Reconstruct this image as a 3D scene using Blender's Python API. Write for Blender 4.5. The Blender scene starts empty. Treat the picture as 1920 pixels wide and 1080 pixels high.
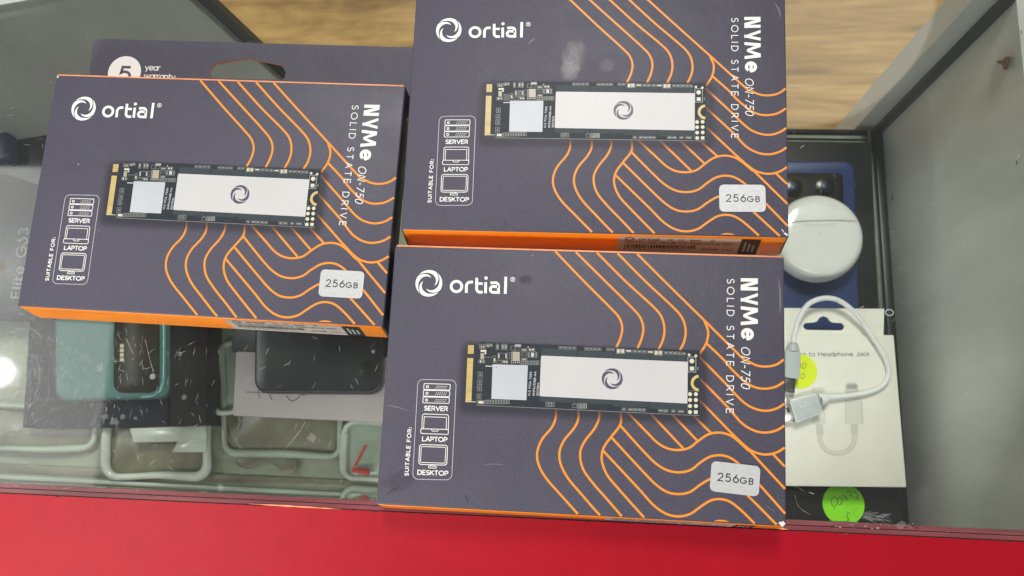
import bpy, bmesh, math, random
from mathutils import Vector, Matrix
random.seed(7)
PI = math.pi
MM = 0.001
scene = bpy.context.scene
COL = scene.collection

# ------------------------------------------------------------------ camera
F_PX, CAM_RX, CAM_RY, CAM_H = 1644.97, 0.1845, 0.0774, 309.658   # focal length in px of a 1920 px wide frame, tilt, roll, height in mm
cam_data = bpy.data.cameras.new('camera')
cam = bpy.data.objects.new('camera', cam_data)
COL.objects.link(cam)
cam_data.sensor_width = 36.0
cam_data.lens = F_PX / 1920 * 36
cam_data.clip_start = 0.01
cam_data.clip_end = 20
CAM_R = (Matrix.Rotation(CAM_RY, 3, 'Y') @ Matrix.Rotation(CAM_RX, 3, 'X'))
cam.matrix_world = Matrix.Translation((0, 0, CAM_H * MM)) @ CAM_R.to_4x4()
cam_data.dof.use_dof = True
cam_data.dof.focus_distance = 0.302
cam_data.dof.aperture_fstop = cam_data.lens / 1.4
scene.camera = cam

# ------------------------------------------------------------------ exposure and room light
scene.view_settings.view_transform = 'Standard'
scene.view_settings.look = 'None'
scene.view_settings.exposure = 0
scene.view_settings.gamma = 1
world = bpy.data.worlds.new("World")
scene.world = world
world.use_nodes = True
wbg = world.node_tree.nodes['Background']
wbg.inputs[0].default_value = (0.93, 0.97, 1.0, 1)
wbg.inputs[1].default_value = 0.185


def at(px, py, z=0.0):
    """photograph position (1920 x 1080) -> point in mm at height z"""
    d = CAM_R @ Vector(((px - 960) / F_PX, -(py - 540) / F_PX, -1.0))
    t = (z - CAM_H) / d.z
    return Vector((d.x * t, d.y * t, z))


def mirror_spot(px, py, height, z=0.0):
    """where a lamp hangs whose mirror image in the counter glass is seen at px, py"""
    g = at(px, py, z)
    d = g - Vector((0, 0, CAM_H))
    t = (height - z) / -d.z
    return Vector((g.x + d.x * t, g.y + d.y * t, height))


def lamp(name, spot, target, shape, sx, sy, power, color):
    l = bpy.data.lights.new(name, 'AREA')
    l.shape = shape
    l.size = sx * MM
    if shape in ('RECTANGLE', 'ELLIPSE'):
        l.size_y = sy * MM
    l.energy = power
    l.color = color
    o = bpy.data.objects.new(name, l)
    COL.objects.link(o)
    o.location = spot * MM
    o.rotation_euler = (Vector(target) * MM - o.location).to_track_quat('-Z', 'Y').to_euler()
    return o


lamp('ceiling_lamp', mirror_spot(1072, 70, 1700), (0, 0, 0), 'RECTANGLE', 260, 420, 25.5, (1.0, 0.97, 0.92))
lamp('spot_lamp', mirror_spot(-8, 697, 1500), (-150, -50, 0), 'DISK', 44, 0, 2.8, (0.95, 0.98, 1.0))
pe = mirror_spot(215, 700, 1500)  # right end of the ceiling panel, which faces straight down
lamp('ceiling_panel', pe - Vector((420, 0, 0)), pe - Vector((420, 0, 1000)), 'RECTANGLE', 800, 950, 5.6, (1.0, 0.98, 0.96)).rotation_euler = (0, 0, -0.03)
lamp('round_lamp', mirror_spot(1508, 8, 1600), (150, 150, 0), 'DISK', 560, 0, 1.5, (1.0, 0.95, 0.85))
lamp('front_fill_light', Vector((-470, -470, 330)), (-150, -110, 0), 'DISK', 200, 0, 5.2, (1.0, 0.96, 0.93))  # unseen low light added to brighten the left of the rail
lamp('case_fill_light', at(700, 997, -26) + Vector((0, -8, 0)), at(720, 560, -140), 'RECTANGLE', 420, 8, 0.145, (0.97, 1.0, 0.95))  # unseen strip added to brighten the case interior


# ------------------------------------------------------------------ materials
def node(nt, t, **kw):
    n = nt.nodes.new(t)
    for k, v in kw.items():
        setattr(n, k, v)
    return n


def mat(name, col, rough=0.5, metal=0.0, spec=0.5, var=0.0, vscale=40.0, bump=0.0, bscale=400.0, col2=None, stretch=None, coat=0.0, rvar=0.0, trans=0.0):
    m = bpy.data.materials.new(name)
    m.use_nodes = True
    nt = m.node_tree
    b = nt.nodes['Principled BSDF']
    b.inputs['Roughness'].default_value = rough
    b.inputs['Metallic'].default_value = metal
    b.inputs['Specular IOR Level'].default_value = spec
    b.inputs['Coat Weight'].default_value = coat
    b.inputs['Transmission Weight'].default_value = trans
    tc = node(nt, 'ShaderNodeTexCoord')
    src = tc.outputs['Object']
    if stretch:
        mp = node(nt, 'ShaderNodeMapping')
        mp.inputs['Scale'].default_value = stretch
        nt.links.new(src, mp.inputs['Vector'])
        src = mp.outputs['Vector']
    c = tuple(col) + (1,)
    if var or col2:
        n = node(nt, 'ShaderNodeTexNoise')
        n.inputs['Scale'].default_value = vscale
        n.inputs['Detail'].default_value = 6
        n.inputs['Roughness'].default_value = 0.6
        nt.links.new(src, n.inputs['Vector'])
        r = node(nt, 'ShaderNodeValToRGB')
        r.color_ramp.elements[0].position = 0.32
        r.color_ramp.elements[1].position = 0.68
        lo = tuple(col2) + (1,) if col2 else tuple(x * (1 - var) for x in col) + (1,)
        hi = c if col2 else tuple(min(1, x * (1 + var)) for x in col) + (1,)
        r.color_ramp.elements[0].color = lo
        r.color_ramp.elements[1].color = hi
        nt.links.new(n.outputs['Fac'], r.inputs['Fac'])
        nt.links.new(r.outputs['Color'], b.inputs['Base Color'])
        if rvar:
            mr = node(nt, 'ShaderNodeMapRange')
            mr.inputs['To Min'].default_value = max(0, rough - rvar)
            mr.inputs['To Max'].default_value = min(1, rough + rvar)
            nt.links.new(n.outputs['Fac'], mr.inputs['Value'])
            nt.links.new(mr.outputs['Result'], b.inputs['Roughness'])
    else:
        b.inputs['Base Color'].default_value = c
    if bump:
        n2 = node(nt, 'ShaderNodeTexNoise')
        n2.inputs['Scale'].default_value = bscale
        n2.inputs['Detail'].default_value = 4
        nt.links.new(src, n2.inputs['Vector'])
        bp = node(nt, 'ShaderNodeBump')
        bp.inputs['Strength'].default_value = bump
        bp.inputs['Distance'].default_value = 0.0004
        nt.links.new(n2.outputs['Fac'], bp.inputs['Height'])
        nt.links.new(bp.outputs['Normal'], b.inputs['Normal'])
    return m


def card_mat(name, col, rough=0.46):
    """soft-touch printed card: fibre speckle, handling marks, dust"""
    m = bpy.data.materials.new(name)
    m.use_nodes = True
    nt = m.node_tree
    L = nt.links.new
    b = nt.nodes['Principled BSDF']
    tc = node(nt, 'ShaderNodeTexCoord')
    oi = node(nt, 'ShaderNodeObjectInfo')
    off = node(nt, 'ShaderNodeVectorMath', operation='ADD')
    cmb = node(nt, 'ShaderNodeCombineXYZ')
    for k in 'XY':
        L(oi.outputs['Random'], cmb.inputs[k])
    L(tc.outputs['Object'], off.inputs[0])
    L(cmb.outputs[0], off.inputs[1])
    v = off.outputs[0]
    big = node(nt, 'ShaderNodeTexNoise'); big.inputs['Scale'].default_value = 26; big.inputs['Detail'].default_value = 5; big.inputs['Roughness'].default_value = 0.65
    fine = node(nt, 'ShaderNodeTexNoise'); fine.inputs['Scale'].default_value = 2300; fine.inputs['Detail'].default_value = 2
    dust = node(nt, 'ShaderNodeTexVoronoi'); dust.inputs['Scale'].default_value = 120
    for n in (big, fine, dust):
        L(v, n.inputs['Vector'])
    r = node(nt, 'ShaderNodeValToRGB')
    r.color_ramp.elements[0].position = 0.3; r.color_ramp.elements[1].position = 0.7
    r.color_ramp.elements[0].color = tuple(x * 0.93 for x in col) + (1,)
    r.color_ramp.elements[1].color = tuple(x * 1.08 for x in col) + (1,)
    L(big.outputs['Fac'], r.inputs['Fac'])
    f = node(nt, 'ShaderNodeMapRange'); f.inputs['From Min'].default_value = 0.3; f.inputs['From Max'].default_value = 0.7
    f.inputs['To Min'].default_value = 0.80; f.inputs['To Max'].default_value = 1.2
    L(fine.outputs['Fac'], f.inputs['Value'])
    mul = node(nt, 'ShaderNodeVectorMath', operation='SCALE')
    L(r.outputs['Color'], mul.inputs[0]); L(f.outputs['Result'], mul.inputs['Scale'])
    # sparse dust specks
    dm = node(nt, 'ShaderNodeMath', operation='LESS_THAN'); dm.inputs[1].default_value = 0.028
    L(dust.outputs['Distance'], dm.inputs[0])
    pick = node(nt, 'ShaderNodeSeparateColor'); L(dust.outputs['Color'], pick.inputs[0])
    pk = node(nt, 'ShaderNodeMath', operation='GREATER_THAN'); pk.inputs[1].default_value = 0.80
    L(pick.outputs[0], pk.inputs[0])
    both = node(nt, 'ShaderNodeMath', operation='MULTIPLY'); L(dm.outputs[0], both.inputs[0]); L(pk.outputs[0], both.inputs[1])
    mx = node(nt, 'ShaderNodeMix', data_type='RGBA')
    L(both.outputs[0], mx.inputs['Factor']); L(mul.outputs[0], mx.inputs[6])
    mx.inputs[7].default_value = (0.35, 0.35, 0.36, 1)
    L(mx.outputs[2], b.inputs['Base Color'])
    mr = node(nt, 'ShaderNodeMapRange'); mr.inputs['From Min'].default_value = 0.3; mr.inputs['From Max'].default_value = 0.7
    mr.inputs['To Min'].default_value = rough - 0.08; mr.inputs['To Max'].default_value = rough + 0.08
    L(big.outputs['Fac'], mr.inputs['Value']); L(mr.outputs['Result'], b.inputs['Roughness'])
    b.inputs['Specular IOR Level'].default_value = 0.38
    bp = node(nt, 'ShaderNodeBump'); bp.inputs['Strength'].default_value = 0.35; bp.inputs['Distance'].default_value = 0.00012
    L(fine.outputs['Fac'], bp.inputs['Height'])
    bp2 = node(nt, 'ShaderNodeBump'); bp2.inputs['Strength'].default_value = 0.5; bp2.inputs['Distance'].default_value = 0.0012
    L(big.outputs['Fac'], bp2.inputs['Height']); L(bp.outputs['Normal'], bp2.inputs['Normal'])
    L(bp2.outputs['Normal'], b.inputs['Normal'])
    return m


def glass_mat(name, tint, dust=0.03):
    m = bpy.data.materials.new(name)
    m.use_nodes = True
    nt = m.node_tree
    L = nt.links.new
    nt.nodes.remove(nt.nodes['Principled BSDF'])
    out = nt.nodes['Material Output']
    tr = node(nt, 'ShaderNodeBsdfTransparent'); tr.inputs[0].default_value = tint + (1,)
    gl = node(nt, 'ShaderNodeBsdfGlossy'); gl.inputs['Roughness'].default_value = 0.03
    gl2 = node(nt, 'ShaderNodeBsdfGlossy'); gl2.inputs['Roughness'].default_value = 0.22
    df = node(nt, 'ShaderNodeBsdfDiffuse'); df.inputs[0].default_value = (0.6, 0.62, 0.6, 1)
    tc = node(nt, 'ShaderNodeTexCoord')
    nz = node(nt, 'ShaderNodeTexNoise'); nz.inputs['Scale'].default_value = 14; nz.inputs['Detail'].default_value = 8; nz.inputs['Roughness'].default_value = 0.7
    L(tc.outputs['Object'], nz.inputs['Vector'])
    fr = node(nt, 'ShaderNodeFresnel'); fr.inputs[0].default_value = 1.45
    mr = node(nt, 'ShaderNodeMapRange'); mr.inputs['From Min'].default_value = 0.35; mr.inputs['From Max'].default_value = 0.75
    mr.inputs['To Min'].default_value = 0.02; mr.inputs['To Max'].default_value = 0.09
    L(nz.outputs['Fac'], mr.inputs['Value'])
    g = node(nt, 'ShaderNodeMixShader'); L(mr.outputs['Result'], g.inputs[0]); L(gl.outputs[0], g.inputs[1]); L(gl2.outputs[0], g.inputs[2])
    a = node(nt, 'ShaderNodeMixShader'); L(fr.outputs[0], a.inputs[0]); L(tr.outputs[0], a.inputs[1]); L(g.outputs[0], a.inputs[2])
    mr2 = node(nt, 'ShaderNodeMapRange'); mr2.inputs['From Min'].default_value = 0.35; mr2.inputs['From Max'].default_value = 0.8
    mr2.inputs['To Min'].default_value = dust * 0.2; mr2.inputs['To Max'].default_value = dust * 2
    L(nz.outputs['Fac'], mr2.inputs['Value'])
    e = node(nt, 'ShaderNodeMixShader'); L(mr2.outputs['Result'], e.inputs[0]); L(a.outputs[0], e.inputs[1]); L(df.outputs[0], e.inputs[2])
    L(e.outputs[0], out.inputs['Surface'])
    return m


def film_mat(name, col, alpha, rough=0.4):
    m = bpy.data.materials.new(name)
    m.use_nodes = True
    nt = m.node_tree
    b = nt.nodes['Principled BSDF']
    b.inputs['Base Color'].default_value = tuple(col) + (1,)
    b.inputs['Roughness'].default_value = rough
    b.inputs['Alpha'].default_value = alpha
    return m


def ink_mat(name, col):
    """printed tone whose density is stored on the vertices"""
    m = bpy.data.materials.new(name)
    m.use_nodes = True
    nt = m.node_tree
    b = nt.nodes['Principled BSDF']
    b.inputs['Base Color'].default_value = tuple(col) + (1,)
    b.inputs['Roughness'].default_value = 0.5
    at_ = node(nt, 'ShaderNodeAttribute', attribute_name='ink')
    nt.links.new(at_.outputs['Fac'], b.inputs['Alpha'])
    return m


M = {}
M['purple'] = card_mat('purple_card', (0.072, 0.068, 0.097), 0.52)
M['orange_card'] = mat('orange_card', (0.84, 0.235, 0.006), 0.42, var=0.08, vscale=60, bump=0.2, bscale=900)
M['orange_edge'] = mat('orange_edge', (0.85, 0.32, 0.13), 0.5, var=0.12, vscale=200)
M['orange_line'] = mat('orange_ink', (0.88, 0.30, 0.030), 0.45, spec=0.3)
M['white_ink'] = mat('white_ink', (0.83, 0.82, 0.78), 0.45)
M['white_dim'] = mat('thin_white_ink', (0.55, 0.54, 0.58), 0.45)
M['board_back'] = mat('raw_board', (0.72, 0.70, 0.66), 0.8, var=0.1, vscale=500)
M['pcb'] = mat('pcb_print', (0.022, 0.030, 0.038), 0.5, spec=0.25, var=0.12, vscale=300)
M['pcb_chip'] = mat('chip_print', (0.042, 0.056, 0.064), 0.5, spec=0.25, var=0.06, vscale=200)
M['pcb_line'] = mat('pcb_line_print', (0.012, 0.016, 0.02), 0.42)
M['silver_print'] = mat('silver_print', (0.50, 0.53, 0.56), 0.42, var=0.05, vscale=60)
M['label_print'] = mat('label_print', (0.58, 0.575, 0.57), 0.42, var=0.04, vscale=30)
M['gold'] = mat('gold_print', (0.62, 0.47, 0.17), 0.4, var=0.1, vscale=300)
M['gold_dark'] = mat('gold_gap_print', (0.22, 0.14, 0.04), 0.4)
M['cream'] = mat('cream_print', (0.66, 0.63, 0.47), 0.4)
M['pad_grey'] = mat('pad_grey_print', (0.36, 0.37, 0.34), 0.4)
M['tan'] = mat('tan_print', (0.40, 0.36, 0.27), 0.4)
M['logo_dark'] = mat('dark_purple_ink', (0.075, 0.065, 0.10), 0.45)
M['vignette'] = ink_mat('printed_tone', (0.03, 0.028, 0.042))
M['sticker'] = mat('silver_sticker', (0.54, 0.55, 0.55), 0.45, metal=0.15, var=0.07, vscale=900, bump=0.12, bscale=2200)
M['black_ink'] = mat('black_ink', (0.012, 0.012, 0.014), 0.4)
M['label_paper'] = mat('label_paper', (0.40, 0.36, 0.32), 0.5)
M['faint_orange'] = mat('faint_orange_ink', (0.82, 0.26, 0.05), 0.5)
M['red'] = mat('red_laminate', (0.37, 0.006, 0.016), 0.55, var=0.05, vscale=90, bump=0.22, bscale=1800, spec=0.14)
M['trim'] = mat('brown_pink_trim', (0.20, 0.055, 0.060), 0.30, var=0.3, vscale=120, stretch=(0.2, 3, 1))
M['dark_gap'] = mat('dark_sealant', (0.012, 0.008, 0.008), 0.6, var=0.3, vscale=300)
M['glass'] = glass_mat('counter_glass', (0.97, 0.985, 0.972), 0.012)
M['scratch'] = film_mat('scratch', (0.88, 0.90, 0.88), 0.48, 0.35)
M['scratch_dark'] = film_mat('dark_scratch', (0.02, 0.02, 0.02), 0.55, 0.5)
M['smudge'] = film_mat('smudge', (0.6, 0.62, 0.6), 0.14, 0.5)
M['wall'] = mat('grey_panel', (0.66, 0.68, 0.64), 0.42, var=0.22, vscale=12, bump=0.25, bscale=300, stretch=(1, 1, 0.3))  # streaked tone also imitates faint vertical reflections on the panel
M['black_rubber'] = mat('black_rubber', (0.008, 0.009, 0.009), 0.38, var=0.4, vscale=80)
M['edge_light'] = mat('pale_glass_edge', (0.22, 0.24, 0.20), 0.3, var=0.3, vscale=60)
M['shelf'] = mat('shelf_board', (0.40, 0.48, 0.35), 0.45, col2=(0.20, 0.22, 0.12), vscale=16, stretch=(0.5, 2.0, 1))
M['black_box'] = mat('black_carton', (0.012, 0.013, 0.012), 0.35, var=0.35, vscale=40, bump=0.1)
M['brown_box'] = mat('dark_brown_carton', (0.009, 0.007, 0.006), 0.5, spec=0.25, var=0.3, vscale=40)
M['navy_box'] = mat('navy_carton', (0.006, 0.009, 0.016), 0.45, spec=0.25, var=0.4, vscale=40)
M['teal'] = mat('teal_plastic', (0.085, 0.205, 0.19), 0.45, var=0.08, vscale=20, spec=0.3)
M['teal_rim'] = mat('teal_metal', (0.22, 0.46, 0.43), 0.25, metal=0.5)
M['black_glass'] = mat('black_glass', (0.006, 0.006, 0.008), 0.3, spec=0.25, col2=(0.05, 0.04, 0.012), vscale=45)
M['blue'] = mat('blue_plastic', (0.018, 0.044, 0.155), 0.35, var=0.2, vscale=60)
M['lens'] = mat('lens_glass', (0.01, 0.011, 0.014), 0.25)
M['metal'] = mat('plug_metal', (0.55, 0.53, 0.49), 0.28, metal=0.9)
M['dark_metal'] = mat('dark_plug_metal', (0.07, 0.07, 0.068), 0.4, metal=0.6)
M['white_plastic'] = mat('white_plastic', (0.88, 0.90, 0.86), 0.16, coat=0.5, var=0.02, vscale=30)
M['seam'] = mat('seam_grey', (0.34, 0.35, 0.33), 0.5)
M['white_cable'] = mat('white_cable', (0.86, 0.88, 0.88), 0.38)
M['grey_plastic'] = mat('grey_white_plastic', (0.50, 0.54, 0.55), 0.35)
M['card_white'] = mat('ivory_card', (0.86, 0.855, 0.76), 0.55, var=0.05, vscale=40, bump=0.2, bscale=800)
M['card_print'] = mat('grey_print', (0.62, 0.62, 0.55), 0.5)
M['card_print_light'] = mat('pale_grey_print', (0.71, 0.71, 0.63), 0.5)
M['card_print_dark'] = mat('mid_grey_print', (0.36, 0.36, 0.33), 0.5)
M['grey_ink'] = mat('grey_ink', (0.12, 0.12, 0.11), 0.6)
M['yellow'] = mat('yellow_sticker', (0.78, 0.92, 0.003), 0.5)
M['green'] = mat('green_sticker', (0.30, 0.97, 0.003), 0.5)
M['biro'] = mat('biro_ink', (0.03, 0.07, 0.03), 0.5)
M['grey_card'] = mat('grey_lilac_card', (0.60, 0.545, 0.54), 0.6, var=0.08, vscale=30)
M['dark_phone'] = mat('dark_phone', (0.018, 0.021, 0.022), 0.3, var=0.2, vscale=60)
M['clear'] = mat('milky_plastic', (0.42, 0.52, 0.41), 0.22, var=0.2, vscale=25)
M['clear_white'] = mat('white_clear_plastic', (0.64, 0.72, 0.62), 0.18, var=0.2, vscale=30)
M['smoke'] = mat('smoky_plastic', (0.19, 0.195, 0.12), 0.3, var=0.4, vscale=30)
M['red_plastic'] = mat('red_plastic', (0.55, 0.035, 0.02), 0.4)
M['rust'] = mat('rusty_metal', (0.16, 0.09, 0.035), 0.6, var=0.5, vscale=400)


def wood_mat():
    m = bpy.data.materials.new('wood_floor')
    m.use_nodes = True
    nt = m.node_tree
    L = nt.links.new
    b = nt.nodes['Principled BSDF']
    b.inputs['Roughness'].default_value = 0.4
    tc = node(nt, 'ShaderNodeTexCoord')
    mp = node(nt, 'ShaderNodeMapping'); mp.inputs['Scale'].default_value = (1.0, 7.0, 1)
    L(tc.outputs['Object'], mp.inputs['Vector'])
    n1 = node(nt, 'ShaderNodeTexNoise'); n1.inputs['Scale'].default_value = 2.6; n1.inputs['Detail'].default_value = 9; n1.inputs['Roughness'].default_value = 0.62; n1.inputs['Distortion'].default_value = 1.2
    mp2 = node(nt, 'ShaderNodeMapping'); mp2.inputs['Scale'].default_value = (4.0, 90.0, 1)
    L(tc.outputs['Object'], mp2.inputs['Vector'])
    n2 = node(nt, 'ShaderNodeTexNoise'); n2.inputs['Scale'].default_value = 4; n2.inputs['Detail'].default_value = 5
    L(mp.outputs[0], n1.inputs['Vector']); L(mp2.outputs[0], n2.inputs['Vector'])
    r = node(nt, 'ShaderNodeValToRGB')
    e = r.color_ramp.elements
    e[0].position = 0.36; e[0].color = (0.36, 0.19, 0.05, 1)
    e[1].position = 0.64; e[1].color = (0.92, 0.58, 0.19, 1)
    x = e.new(0.5); x.color = (0.68, 0.40, 0.115, 1)
    L(n1.outputs['Fac'], r.inputs['Fac'])
    mr = node(nt, 'ShaderNodeMapRange'); mr.inputs['From Min'].default_value = 0.3; mr.inputs['From Max'].default_value = 0.7
    mr.inputs['To Min'].default_value = 0.82; mr.inputs['To Max'].default_value = 1.15
    L(n2.outputs['Fac'], mr.inputs['Value'])
    s = node(nt, 'ShaderNodeVectorMath', operation='SCALE'); L(r.outputs['Color'], s.inputs[0]); L(mr.outputs['Result'], s.inputs['Scale'])
    L(s.outputs[0], b.inputs['Base Color'])
    return m


M['wood'] = wood_mat()


# ------------------------------------------------------------------ mesh building (all input in mm)
def tag(o, label=None, cat=None, group=None, kind=None):
    if label: o['label'] = label
    if cat: o['category'] = cat
    if group: o['group'] = group
    if kind: o['kind'] = kind
    return o


def empty(name, loc=(0, 0, 0), rz=0.0, label=None, cat=None, group=None):
    o = bpy.data.objects.new(name, None)
    COL.objects.link(o)
    o.empty_display_size = 0.02
    o.location = Vector(loc) * MM
    o.rotation_euler = (0, 0, rz)
    tag(o, label, cat, group)
    return o


class MB:
    def __init__(self, origin=(0, 0, 0)):
        self.v = []; self.f = []; self.m = []; self.mats = []; self.k = 0
        self.o = Vector(origin)

    def mi(self, mname):
        if mname not in self.mats:
            self.mats.append(mname)
        return self.mats.index(mname)

    def face(self, pts, mname):
        b = len(self.v)
        self.v += [tuple((Vector(p) - self.o) * MM) for p in pts]
        self.f.append(tuple(range(b, b + len(pts))))
        self.m.append(self.mi(mname))

    def poly(self, pts, z, mname):
        """flat polygon facing up"""
        a = sum(pts[i][0] * pts[(i + 1) % len(pts)][1] - pts[(i + 1) % len(pts)][0] * pts[i][1] for i in range(len(pts)))
        if a < 0:
            pts = pts[::-1]
        self.face([(p[0], p[1], z) for p in pts], mname)

    def ribbon(self, pts, w, z, mname, closed=False, xf=None, taper=None):
        """stroke of width w along pts; every stroke lies a hair above the last"""
        self.k += 1
        z = z + (self.k % 9) * 0.003
        n = len(pts)
        if n < 2:
            return
        P = [Vector((p[0], p[1])) for p in pts]
        Lf, Rt = [], []
        for i in range(n):
            if closed:
                a = P[i] - P[i - 1]; b = P[(i + 1) % n] - P[i]
            else:
                a = P[i] - P[i - 1] if i else P[1] - P[0]
                b = P[i + 1] - P[i] if i < n - 1 else P[-1] - P[-2]
            if a.length < 1e-9: a = b
            if b.length < 1e-9: b = a
            a = a.normalized(); b = b.normalized()
            t = a + b
            t = t.normalized() if t.length > 1e-6 else a
            nrm = Vector((-t.y, t.x))
            c = max(0.45, nrm.dot(Vector((-a.y, a.x))))
            ww = w * (taper(i / (n - 1)) if taper else 1)
            Lf.append(P[i] + nrm * ww / 2 / c); Rt.append(P[i] - nrm * ww / 2 / c)
        f = xf or (lambda q: (q[0], q[1], z))
        if xf:
            f = lambda q: xf(q, z)
        base = len(self.v)
        for l, r in zip(Lf, Rt):
            self.v.append(tuple((Vector(f(l)) - self.o) * MM)); self.v.append(tuple((Vector(f(r)) - self.o) * MM))
        mi = self.mi(mname)
        for i in range(n if closed else n - 1):
            j = (i + 1) % n
            self.f.append((base + 2 * i, base + 2 * i + 1, base + 2 * j + 1, base + 2 * j)); self.m.append(mi)

    def prism(self, pts, z0, z1, mname, side=None):
        a = sum(pts[i][0] * pts[(i + 1) % len(pts)][1] - pts[(i + 1) % len(pts)][0] * pts[i][1] for i in range(len(pts)))
        if a < 0:
            pts = pts[::-1]
        n = len(pts)
        b = len(self.v)
        for z in (z0, z1):
            self.v += [tuple((Vector((p[0], p[1], z)) - self.o) * MM) for p in pts]
        mi = self.mi(mname); ms = self.mi(side or mname)
        self.f.append(tuple(b + i for i in reversed(range(n)))); self.m.append(mi)
        self.f.append(tuple(b + n + i for i in range(n))); self.m.append(mi)
        for i in range(n):
            j = (i + 1) % n
            self.f.append((b + i, b + j, b + n + j, b + n + i)); self.m.append(ms)

    def hexa(self, lo, hi, mname):
        """solid between two quads of points"""
        b = len(self.v)
        self.v += [tuple((Vector(p) - self.o) * MM) for p in list(lo) + list(hi)]
        mi = self.mi(mname)
        for q in ((3, 2, 1, 0), (4, 5, 6, 7), (0, 1, 5, 4), (1, 2, 6, 5), (2, 3, 7, 6), (3, 0, 4, 7)):
            self.f.append(tuple(b + i for i in q)); self.m.append(mi)

    def tube(self, pts, r, mname, n=12, taper=None):
        b = len(self.v)
        P = [Vector(p) for p in pts]
        mi = self.mi(mname)
        for i, p in enumerate(P):
            t = (P[min(i + 1, len(P) - 1)] - P[max(i - 1, 0)]).normalized()
            s = t.cross(Vector((0, 0, 1)))
            s = s.normalized() if s.length > 1e-5 else Vector((1, 0, 0))
            u = s.cross(t)
            rr = r * (taper(i / (len(P) - 1)) if taper else 1)
            for k in range(n):
                a = 2 * PI * k / n
                self.v.append(tuple((p + s * math.cos(a) * rr + u * math.sin(a) * rr - self.o) * MM))
        for i in range(len(P) - 1):
            for k in range(n):
                k2 = (k + 1) % n
                self.f.append((b + i * n + k, b + i * n + k2, b + (i + 1) * n + k2, b + (i + 1) * n + k)); self.m.append(mi)
        self.f.append(tuple(b + k for k in reversed(range(n)))); self.m.append(mi)
        e = b + (len(P) - 1) * n
        self.f.append(tuple(e + k for k in range(n))); self.m.append(mi)

    def build(self, name, parent=None, bevel=0.0, seg=2, smooth=False, kind=None):
        me = bpy.data.meshes.new(name)
        me.from_pydata(self.v, [], self.f)
        for mn in self.mats:
            me.materials.append(M[mn])
        for p, mi in zip(me.polygons, self.m):
            p.material_index = mi
        bm = bmesh.new(); bm.from_mesh(me)
        if bevel:
            ed = [e for e in bm.edges if len(e.link_faces) == 2 and e.calc_face_angle(0) > 0.5]
            bmesh.ops.bevel(bm, geom=ed, offset=bevel * MM, segments=seg, profile=0.5, affect='EDGES', clamp_overlap=True)
        bmesh.ops.triangulate(bm, faces=[f for f in bm.faces if len(f.verts) > 4])
        bm.to_mesh(me); bm.free()
        if smooth or bevel:
            for p in me.polygons:
                p.use_smooth = True
            if hasattr(me, 'set_sharp_from_angle'):
                me.set_sharp_from_angle(angle=math.radians(40))
        o = bpy.data.objects.new(name, me)
        COL.objects.link(o)
        if parent is not None:
            o.parent = parent
        if kind: o['kind'] = kind
        return o


def spline(pts, n=8, closed=False):
    """Catmull-Rom through pts (2D or 3D tuples)"""
    P = [Vector(p) for p in pts]
    out = []
    N = len(P)
    rng = range(N) if closed else range(N - 1)
    for i in rng:
        p1, p2 = P[i], P[(i + 1) % N]
        p0 = P[i - 1] if (i or closed) else p1 * 2 - p2
        p3 = P[(i + 2) % N] if (i + 2 < N or closed) else p2 * 2 - p1
        # centripetal-like damping for long straight pieces next to short bends
        d = (p2 - p1).length
        m1 = (p2 - p0) / max(1e-6, (p2 - p1).length + (p1 - p0).length) * d
        m2 = (p3 - p1) / max(1e-6, (p3 - p2).length + (p2 - p1).length) * d
        for k in range(n):
            t = k / n
            out.append(p1 * (2 * t ** 3 - 3 * t * t + 1) + m1 * (t ** 3 - 2 * t * t + t) + p2 * (-2 * t ** 3 + 3 * t * t) + m2 * (t ** 3 - t * t))
    if not closed:
        out.append(P[-1])
    return out


def round_poly(pts, r, n=6):
    out = []
    N = len(pts)
    for i in range(N):
        p = Vector(pts[i][:2]); a = Vector(pts[i - 1][:2]) - p; b = Vector(pts[(i + 1) % N][:2]) - p
        rr = r[i] if isinstance(r, (list, tuple)) else r
        la, lb = a.length, b.length
        a = a / la; b = b / lb
        ang = a.angle(b)
        d = min(rr / math.tan(ang / 2), la * 0.49, lb * 0.49)
        if rr <= 0:
            out.append(p); continue
        s, e = p + a * d, p + b * d
        for k in range(n + 1):
            t = k / n
            # quadratic blend close to an arc
            q = (s * (1 - t) ** 2 + p * 2 * t * (1 - t) * 0.83 + e * t * t) / ((1 - t) ** 2 + 2 * t * (1 - t) * 0.83 + t * t)
            out.append(q)
    return out


def circle(cx, cy, r, n=32, ry=None):
    ry = ry or r
    return [Vector((cx + r * math.cos(2 * PI * i / n), cy + ry * math.sin(2 * PI * i / n))) for i in range(n)]


def rect(cx, cy, w, h, a=0.0):
    c, s = math.cos(a), math.sin(a)
    return [Vector((cx + x * c - y * s, cy + x * s + y * c)) for x, y in ((-w / 2, -h / 2), (w / 2, -h / 2), (w / 2, h / 2), (-w / 2, h / 2))]


# ------------------------------------------------------------------ stroke lettering (cap height 1)
def E(cx, cy, rx, ry, a0, a1, n=14):
    return [(cx + rx * math.cos(math.radians(a0 + (a1 - a0) * i / n)), cy + ry * math.sin(math.radians(a0 + (a1 - a0) * i / n))) for i in range(n + 1)]


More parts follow.
